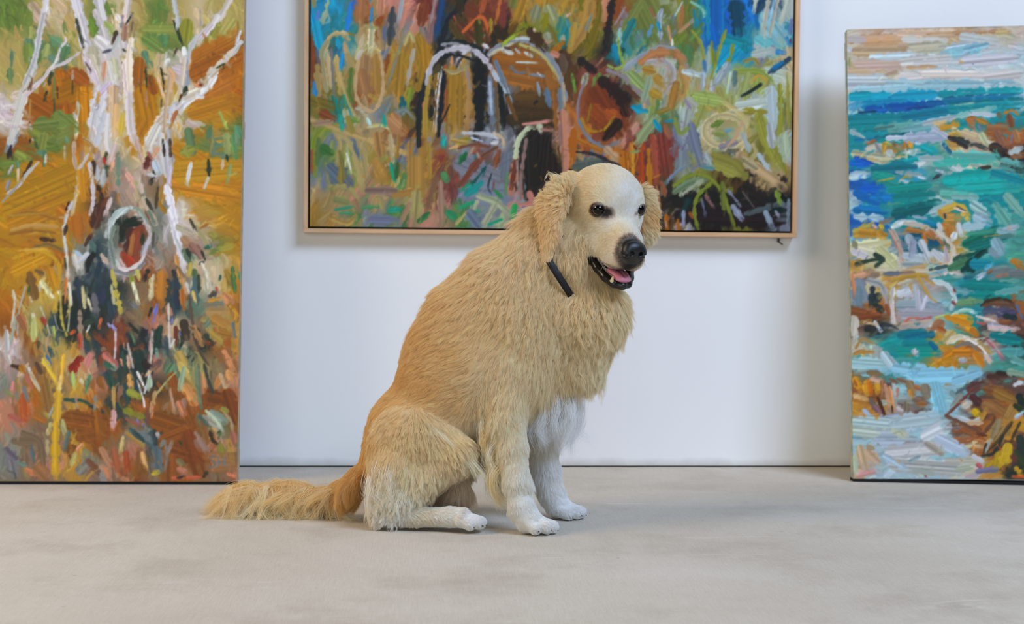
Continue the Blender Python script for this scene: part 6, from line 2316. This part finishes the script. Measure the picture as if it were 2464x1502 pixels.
#      u     v     du   dv   len lift wave clump
FT = [(1190, 610, -.6, .75, 36, .6, .2, .5), (1260, 640, -.3, .95, 46, .4, .5, .6), (1320, 690, -.1, 1, 46, .4, .8, .7), (1400, 670, .1, 1, 46, .45, .6, .7), (1470, 720, .25, 1, 46, .45, .8, .7),
      (1430, 790, .15, 1, 54, .45, 1.0, .75), (1480, 850, .3, .95, 50, .5, .7, .7), (1360, 820, .05, 1, 50, .4, 1.1, .8), (1395, 900, .25, .95, 50, .4, .5, .6), (1330, 945, .1, 1, 62, .35, .25, .6), (1300, 1030, .3, .9, 70, .4, .2, .5),
      (1290, 750, -.15, 1, 42, .35, .6, .65), (1220, 700, -.35, .95, 38, .4, .35, .55), (1120, 690, -.8, .55, 34, .6, .15, .45), (1030, 770, -.9, .45, 32, .55, .12, .4), (1180, 820, -.65, .7, 24, .25, .1, .35),
      (1100, 870, -.95, .25, 22, .24, .08, .3), (1000, 880, -.95, .35, 22, .3, .08, .3), (955, 940, -.85, .5, 22, .35, .08, .3), (1120, 930, -.9, .35, 22, .25, .08, .3), (900, 1050, -.5, .85, 22, .3, .08, .3), (868, 1130, -.1, 1, 20, .25, .1, .3),
      (1060, 950, -.9, .4, 22, .25, .08, .3), (1250, 860, -.2, 1, 26, .25, .1, .35), (1195, 920, -.1, 1, 34, .3, .15, .5), (1160, 960, .1, 1, 44, .35, .3, .6), (1130, 1090, .2, 1, 44, .3, .2, .5)]
FH = [(1515, 545, -.1, -1, 6, .2, 0, .1), (1490, 590, -.8, -.3, 6, .2, 0, .1), (1465, 630, -.9, .3, 7, .25, 0, .2), (1430, 580, -.9, .45, 9, .25, 0, .2), (1400, 560, -.5, .9, 15, .3, .1, .3), (1385, 620, -.35, .95, 26, .35, .2, .4),
      (1400, 500, -.75, .6, 10, .25, 0, .2), (1490, 470, -.1, -1, 7, .2, 0, .1), (1450, 440, -.5, -.8, 8, .2, 0, .1), (1470, 405, -.6, -.5, 9, .25, 0, .1), (1390, 440, -.85, .2, 16, .35, .1, .3), (1530, 440, .4, -.7, 8, .2, 0, .1),
      (1548, 500, .7, .3, 8, .3, 0, .2), (1545, 560, .6, .7, 9, .3, 0, .2), (1400, 690, -.1, 1, 36, .4, .4, .6), (1450, 690, 0, 1, 20, .3, .2, .4), (1375, 660, -.2, 1, 34, .4, .4, .5)]
FE = [(1350, 445, -.5, -.5, 18, .6, .5, .6), (1315, 470, -.9, .1, 26, .6, .8, .7), (1335, 500, -.5, .9, 24, .35, .4, .6), (1312, 540, -.4, 1, 20, .3, .2, .5), (1335, 560, .1, 1, 16, .25, .1, .4), (1320, 615, -.1, 1, 9, .2, 0, .3),
      (1565, 450, .7, -.1, 22, .6, .2, .5), (1580, 500, .85, .3, 24, .55, .2, .5), (1572, 550, .6, .8, 22, .5, .2, .5), (1554, 590, .1, 1, 14, .4, .1, .4), (1556, 500, .5, .8, 14, .35, 0, .3)]
FL = [(1215, 940, -.05, 1, 28, .3, .1, .5), (1180, 1000, -.15, 1, 40, .4, .3, .7), (1252, 1000, .15, 1, 14, .2, 0, .3), (1240, 1090, .05, 1, 12, .2, 0, .25), (1205, 1110, -.1, 1, 34, .35, .2, .6), (1222, 1180, 0, 1, 20, .3, .1, .4),
      (1265, 1190, .15, 1, 9, .2, 0, .2), (1280, 1250, .5, .8, 8, .2, 0, .2), (1300, 1020, .25, 1, 34, .4, .2, .5), (1325, 1120, .15, 1, 20, .3, .1, .4), (1290, 1150, -.1, 1, 36, .35, .2, .5), (1340, 1195, .3, .9, 10, .2, 0, .2)]
FG = [(960, 1000, -.4, .9, 26, .35, .1, .45), (1040, 985, .5, .6, 26, .35, .15, .5), (900, 1060, -.2, 1, 24, .3, .1, .4), (1010, 1060, .1, 1, 26, .3, .1, .5), (1080, 1070, .6, .75, 24, .3, .15, .5), (1060, 1130, .1, 1, 22, .3, .1, .4),
      (960, 1120, -.2, 1, 28, .35, .2, .5), (1110, 1120, .5, .8, 24, .3, .2, .5), (1000, 1170, .1, 1, 38, .4, .6, .7), (925, 1170, -.2, 1, 40, .45, .6, .7), (910, 1230, -.2, 1, 30, .45, .6, .7), (960, 1230, .1, 1, 36, .45, .9, .8)]
FO = [(930, 1240, -.3, 1, 16, .35, .4, .5), (1020, 1235, .6, .5, 12, .25, 0, .3), (1090, 1235, .9, .3, 9, .2, 0, .2), (1145, 1250, .8, .6, 8, .2, 0, .2), (1290, 1258, .6, .8, 8, .2, 0, .2), (1370, 1228, .7, .7, 8, .25, 0, .2)]
FK = [(870, 1140, -.6, .8, 34, .4, .2, .6), (820, 1180, -.8, .6, 44, .45, .3, .65), (760, 1200, -1, .3, 56, .5, .4, .7), (700, 1210, -1, .2, 70, .5, .5, .7)]
FTL = {TORSO: (FT, .42), HEAD: (FH, 1.5), EARN: (FE, 1.2), EARF: (FE, 1.2), LEGN: (FL, .9), LEGF: (FL, .8), THIGH: (FG, .5), HOCK: (FG, .8), FOOT: (FO, 1.7), TAIL: (FK, .9), MOUTH: (FH, 0)}
def scatter_roots():
    a, b_, c, d = [SV[SQ[:, i]] for i in range(4)]
    area = np.linalg.norm(np.cross(c-a, d-b_), axis=1)*.5
    tg = STAG[SQ[:, 0]]; dens = np.array([FTL[t][1] for t in range(11)])[tg]*FUR_DENSITY
    cen = (a+b_+c+d)/4; vn = VN[SQ[:, 0]]
    dens = dens*np.where(vn[:, 2] > .25, .35, 1)       # thinner on the side away from the room
    dens = dens*(cen[:, 1] < ground_v(cen[:, 2])-3)
    n = RNG.poisson(area*dens); k = np.repeat(np.arange(len(n)), n)
    r1, r2 = RNG.random(len(k)), RNG.random(len(k))
    P = (a[k]*(1-r1[:, None])+b_[k]*r1[:, None])*(1-r2[:, None])+(d[k]*(1-r1[:, None])+c[k]*r1[:, None])*r2[:, None]
    N = VN[SQ[k, 0]]*(1-r1[:, None])*(1-r2[:, None])+VN[SQ[k, 1]]*(r1*(1-r2))[:, None]+VN[SQ[k, 2]]*(r1*r2)[:, None]+VN[SQ[k, 3]]*((1-r1)*r2)[:, None]
    N /= np.maximum(np.linalg.norm(N, axis=1), 1e-6)[:, None]
    return P, N, tg[k], BARE[SQ[k, 0]]
def nearest(P, C):
    from mathutils.kdtree import KDTree
    kd = KDTree(len(C))
    for i, c in enumerate(C): kd.insert(c, i)
    kd.balance(); return np.array([kd.find(p)[1] for p in P])
def grow(P, N, T, ctl, npt=7):
    n = len(P); g = np.zeros((n, 6)); fl = np.zeros((n, 2))
    for t in range(11):
        m = T == t
        if m.any():
            q = field(P[m], [r for r in FTL[t][0]], 2.8); fl[m] = q[:, :2]; g[m, :4] = q[:, 2:]
    L, lift, wave, cl = g[:, 0], g[:, 1], g[:, 2], g[:, 3]
    ci = RNG.choice(n, max(n//ctl, 1), replace=False); own = nearest(P, P[ci]); k = ci[own]
    jit = RNG.normal(size=n)*.18; a = jit[k]+RNG.normal(size=n)*.10
    fx, fy = fl[:, 0]*np.cos(a)-fl[:, 1]*np.sin(a), fl[:, 0]*np.sin(a)+fl[:, 1]*np.cos(a)
    F3 = np.stack([fx, fy, RNG.normal(size=n)*.12*np.hypot(fx, fy)], 1); F3 /= np.linalg.norm(F3, axis=1)[:, None]
    d = F3-N*(F3*N).sum(1)[:, None]; dl = np.linalg.norm(d, axis=1); d = d/np.maximum(dl, .25)[:, None]
    L = L*(1+.28*RNG.normal(size=n)[k]*.8+.12*RNG.normal(size=n)).clip(.45, 1.6)
    b_ = np.cross(d, N); ph = (RNG.uniform(0, 2*pi, n))[k]+RNG.normal(size=n)*.25
    t = np.linspace(0, 1, npt)[None, :, None]; e = lambda x: x[:, None, None]
    grav = np.array([0, 1., 0])[None, None]
    lf = lift*(1+.25*RNG.normal(size=n))
    C = P[:, None]+e(L)*(d[:, None]*t*.96+N[:, None]*e(lf)*(t-.42*t*t)+grav*e(.08*np.clip((L-20)/30, 0, 2))*t*t)
    C = C+b_[:, None]*e(wave*6.5)*(np.sin(t*e(L)/7.5+e(ph))-np.sin(e(ph)))*np.minimum(t*1.6, 1)+N[:, None]*e(wave*4)*(np.sin(t*e(L)/8.5+e(ph)+1.3)-np.sin(e(ph)+1.3))*t
    cc = C[k]; amt = e(cl)*t**1.3; C = C*(1-amt)+cc*amt
    return C, k, L
def fur_albedo(c):
    l = lin(np.clip(c, 0, 255))*np.array([1.04, .975, 1.0]); g = l.mean(1, keepdims=True); l = g+(l-g)*1.04
    return np.clip(1-(1-np.clip(l, 0, .97))**1.75, 0, .94)
def fur_object(name, C, col, rad, tip, mat, parent=None):
    n, m = C.shape[:2]
    C = C.copy(); gv = ground_v(C[..., 2])-1.2; C[..., 1] = np.minimum(C[..., 1], gv-RNG.random(C.shape[:2])*1.5)
    W = warp(C.reshape(-1, 3)).astype(np.float32)
    hc = bpy.data.hair_curves.new(name); hc.add_curves([m]*n)
    (hc.attributes.get('position') or hc.attributes.new('position', 'FLOAT_VECTOR', 'POINT')).data.foreach_set('vector', W.ravel())
    ra = hc.attributes.get('radius') or hc.attributes.new('radius', 'FLOAT', 'POINT')
    prof = np.linspace(0, 1, m); prof = (1-prof**2.2)*(1-tip)+tip
    ra.data.foreach_set('value', (np.asarray(rad).reshape(-1, 1)*prof[None]*np.ones((n, 1))).astype(np.float32).ravel())
    ca = hc.attributes.new('hair_color', 'FLOAT_COLOR', 'CURVE')
    ca.data.foreach_set('color', np.hstack([fur_albedo(col), np.ones((n, 1))]).astype(np.float32).ravel())
    return under(link(name, hc, None, mat), parent or dog)
HM = bpy.data.materials.new('fur'); HM.use_nodes = True; nt = HM.node_tree; nt.nodes.clear()
out = nt.nodes.new('ShaderNodeOutputMaterial'); a = node(nt, 'ShaderNodeAttribute', attribute_name='hair_color')
df = nt.nodes.new('ShaderNodeBsdfDiffuse'); tr = nt.nodes.new('ShaderNodeBsdfTranslucent'); gl = nt.nodes.new('ShaderNodeBsdfGlossy'); gl.inputs['Roughness'].default_value = .5
nt.links.new(a.outputs['Color'], df.inputs[0]); nt.links.new(a.outputs['Color'], tr.inputs[0]); gl.inputs[0].default_value = (.9, .88, .85, 1)
m1 = nt.nodes.new('ShaderNodeMixShader'); m1.inputs[0].default_value = .4; nt.links.new(df.outputs[0], m1.inputs[1]); nt.links.new(tr.outputs[0], m1.inputs[2])
m2 = nt.nodes.new('ShaderNodeMixShader'); m2.inputs[0].default_value = .03; nt.links.new(m1.outputs[0], m2.inputs[1]); nt.links.new(gl.outputs[0], m2.inputs[2]); nt.links.new(m2.outputs[0], out.inputs[0])

RP, RN, RT, RB = scatter_roots()
keep = RB < .25
# leave the collar uncovered where it shows below the ear
q = RP-CC; ax = q@AX; onc = (np.abs(ax-.5) < 9) & (RP[:, 2] < 60) & (RP[:, 0] > 1312) & (RP[:, 0] < 1376) & (RP[:, 1] > 628) & (RP[:, 1] < 722) & (RT != EARN)
keep &= ~onc
RP, RN, RT = RP[keep], RN[keep], RT[keep]
def tint(P, T, k):
    c = coat(P, T); c, bare = markings(P, T, c)
    c = c*(1+RNG.normal(size=(len(P), 1))[k]*.035+RNG.normal(size=(len(P), 1))*.05)
    return c
for nm, tags, ctl, rad in (('fur', (TORSO, LEGN, LEGF, THIGH, HOCK, FOOT), 14, .00019), ('head_fur', (HEAD, MOUTH), 10, .00014), ('ear_fur', (EARN,), 14, .00020), ('ear_fur', (EARF,), 14, .00020), ('tail_fur', (TAIL,), 16, .00022)):
    m = np.isin(RT, tags)
    C, k, L = grow(RP[m], RN[m], RT[m], ctl)
    if TORSO in tags:   # hair above the collar falls short of it
        q = RP[m]-CC; ax = q@AX; nr = (ax > 8) & (ax < 44) & (RP[m][:, 0] > 1318) & (RP[m][:, 0] < 1400) & (RP[m][:, 2] < 60) & (RP[m][:, 1] < 700)
        C[nr] = C[nr][:, :1]+(C[nr]-C[nr][:, :1])*np.clip((ax[nr]-6)/50, .12, 1)[:, None, None]
    fur_object(nm, C, tint(RP[m], RT[m], k), rad, .25, HM); print(nm, m.sum())

# long locks laid along guide curves: (points u,v,w ...), strands, spread at root / tip, colour
def locks(name, specs, rad=.0002, npt=12):
    Cs, cols = [], []
    for pts, cnt, s0, s1, c in specs:
        p = np.array(pts, float); e = np.vstack([2*p[0]-p[1], p, 2*p[-1]-p[-2]]); u = np.linspace(0, len(p)-1-1e-6, npt); i = u.astype(int); t = (u-i)[:, None]
        a, b_, c2, d = e[i], e[i+1], e[i+2], e[i+3]
        g = .5*((2*b_)+(-a+c2)*t+(2*a-5*b_+4*c2-d)*t*t+(-a+3*b_-3*c2+d)*t**3)
        tt = np.linspace(0, 1, npt)[None, :, None]; off = RNG.normal(size=(cnt, 1, 3)); o2 = RNG.normal(size=(cnt, 1, 3))
        sp = s0*(1-tt)+s1*tt
        ph = RNG.uniform(0, 6, (1, 1, 3)); ln = RNG.uniform(.75, 1.05, (cnt, 1, 1))
        C = g[0]+(g[None]-g[0])*ln+off*sp*(1-tt*.35)+o2*s1*.5*tt*tt+np.sin(tt*9+ph+RNG.normal(size=(cnt, 1, 1))*.3)*1.6*tt
        Cs.append(C); cols.append(np.array(c)*(1+RNG.normal(size=(cnt, 1))*.05))
    return fur_object(name, np.concatenate(Cs), np.concatenate(cols), rad, .25, HM)
R = RNG
spec = []
core = np.array([(872, 1150, 168), (838, 1180, 178), (795, 1198, 196), (740, 1194, 208), (680, 1194, 214), (610, 1200, 216)], float)
def onfloor(p, gap=2):
    p = np.array(p, float); p[1] = min(p[1], ground_v(p[2])-gap); return p
for i in range(230):                 # plume of the tail spilling over the floor
    s = .22+.78*R.random()**.75; q = s*(len(core)-1.001); k = int(q); p = core[k]*(1-q+k)+core[k+1]*(q-k)
    sd = R.normal()*.8; Lh = R.uniform(80, 150)*(.7+.5*s); rise = R.uniform(14, 40)*max(0, 1-.5*abs(sd))*min(1, (s-.1)*2.2)
    a = onfloor(p+np.array([-Lh*.22, -rise, sd*18])); b_ = onfloor(p+np.array([-Lh*.52+R.normal()*8, -rise*.7+10, sd*36])); e_ = onfloor(p+np.array([-Lh*.8+R.normal()*14, 34+R.normal()*10, sd*52]))
    c = (214, 178, 116) if R.random() < .5 else (226, 196, 142)
    spec.append([[p, a, b_, e_], 34, 5, 5.5, c])
for i in range(80):                  # strands curling down the near side of the plume on to the floor
    u0 = R.uniform(545, 800); p = np.array([u0, 1170+R.uniform(-6, 46)+max(0, u0-740)*.2, 196-R.uniform(0, 36)])
    d = R.uniform(-90, 80); w1 = 176-R.uniform(0, 30)
    m = np.array([u0+d*.35, 1215+R.normal()*6, w1+10]); e_ = onfloor((u0+d*.8, 1300, w1)); f = onfloor((u0+d*1.1+R.uniform(-26, 22), 1300, w1-R.uniform(-8, 12)))
    spec.append([[p, m, e_, f], 14, 4.5, 3.2, (226, 198, 146) if R.random() < .6 else (236, 214, 172)])
for i in range(10):                  # long strands reaching back under the haunch
    p = np.array([R.uniform(740, 790), R.uniform(1188, 1205), 176.]); spec.append([[p, p+np.array([34, 20, -10]), onfloor(p+np.array([72, 60, -14])), onfloor(p+np.array([104, 90, -16]))], 9, 2, 1.8, (234, 212, 166)])
for i in range(46):                  # dark gold root of the tail
    p = np.array([R.uniform(830, 882), 0, R.uniform(118, 172)]); p[1] = 1176-(p[0]-830)*.6+R.normal()*6; Lh = R.uniform(44, 62)
    spec.append([[p, p+np.array([-Lh*.32, Lh*.22, -14]), p+np.array([-Lh*.42, Lh*.6, -17]), onfloor(p+np.array([-Lh*.4, Lh, -14]))], 44, 5, 4.5, (196, 152, 90) if R.random() < .5 else (212, 174, 114)])
locks('tail_fur', spec)
spec = []
for i in range(46):                  # feathering behind the near foreleg
    s = R.random(); p = np.array([1178+s*30, 960+s*190, 26-s*14])+R.normal(size=3)*(4, 6, 6); Lh = R.uniform(110, 170)*(1-.4*s)
    spec.append([[p, p+np.array([-16-R.random()*10, Lh*.35, -4]), p+np.array([-8+R.normal()*8, Lh*.75, 2]), p+np.array([10+R.normal()*10, Lh, 6])], 34, 5, 5, (226, 202, 152) if R.random() < .6 else (238, 224, 196)])
for i in range(56):                  # white apron hanging from the chest behind the near leg
    p = np.array([R.uniform(1272, 1392), R.uniform(925, 985), R.uniform(60, 190)]); Lh = R.uniform(80, 130)
    spec.append([[p, p+np.array([4, Lh*.35, 0]), p+np.array([-2+R.normal()*8, Lh*.7, 4]), p+np.array([-12+R.normal()*16, Lh, 6])], 60, 8, 7, (252, 250, 246)])
for i in range(20):                  # soft fringe in front of the thigh
    s = R.random(); p = np.array([1020+s*105, 1010+s*90, 2+s*8])+R.normal(size=3)*(3, 3, 3)
    spec.append([[p, p+np.array([22, 24, -6]), p+np.array([46, 52, -4]), p+np.array([60, 84+R.normal()*8, 4])], 18, 3, 4, (240, 222, 188)])
for i in range(26):                  # curls at the hock
    p = np.array([R.uniform(885, 995), R.uniform(1110, 1210), 0.]); p[2] = R.uniform(-8, 8)+abs(p[0]-940)*.3; r_ = R.uniform(-12, 14)
    spec.append([[p, p+np.array([-6, 22, -12]), p+np.array([r_, 42, -10]), p+np.array([r_*.2, 56, -6]), p+np.array([-r_*.6, 46, -8])], 18, 6, 5, (238, 224, 198) if p[1] < 1180 else (244, 236, 220)])
for i in range(12):                  # fluffy curls at the root of the near ear
    p = np.array([R.uniform(1318, 1350), R.uniform(425, 480), R.uniform(0, 24)]); a = R.uniform(-2.6, -1.2)
    spec.append([[p, p+np.array([cos(a)*14, sin(a)*10, -6]), p+np.array([cos(a)*26-4, sin(a)*12, -6]), p+np.array([cos(a)*30-6, sin(a)*4+6, -4])], 14, 3.5, 3, (232, 206, 160)])
locks('long_fur', spec)
spec = []
for i in range(16):                  # whiskers
    s = R.choice((-1, 1)); o = hp(R.uniform(130, 170), s*R.uniform(28, 40), R.uniform(-100, -74)); d = HS*s*.8+HF*R.uniform(.0, .5)-HT*R.uniform(.1, .6); Lh = R.uniform(30, 52)
    spec.append([[o, o+d*Lh*.5, o+d*Lh-HT*8], 1, 0, 0, (236, 228, 216) if s < 0 else (120, 110, 100)])
locks('whiskers', spec, .00012)
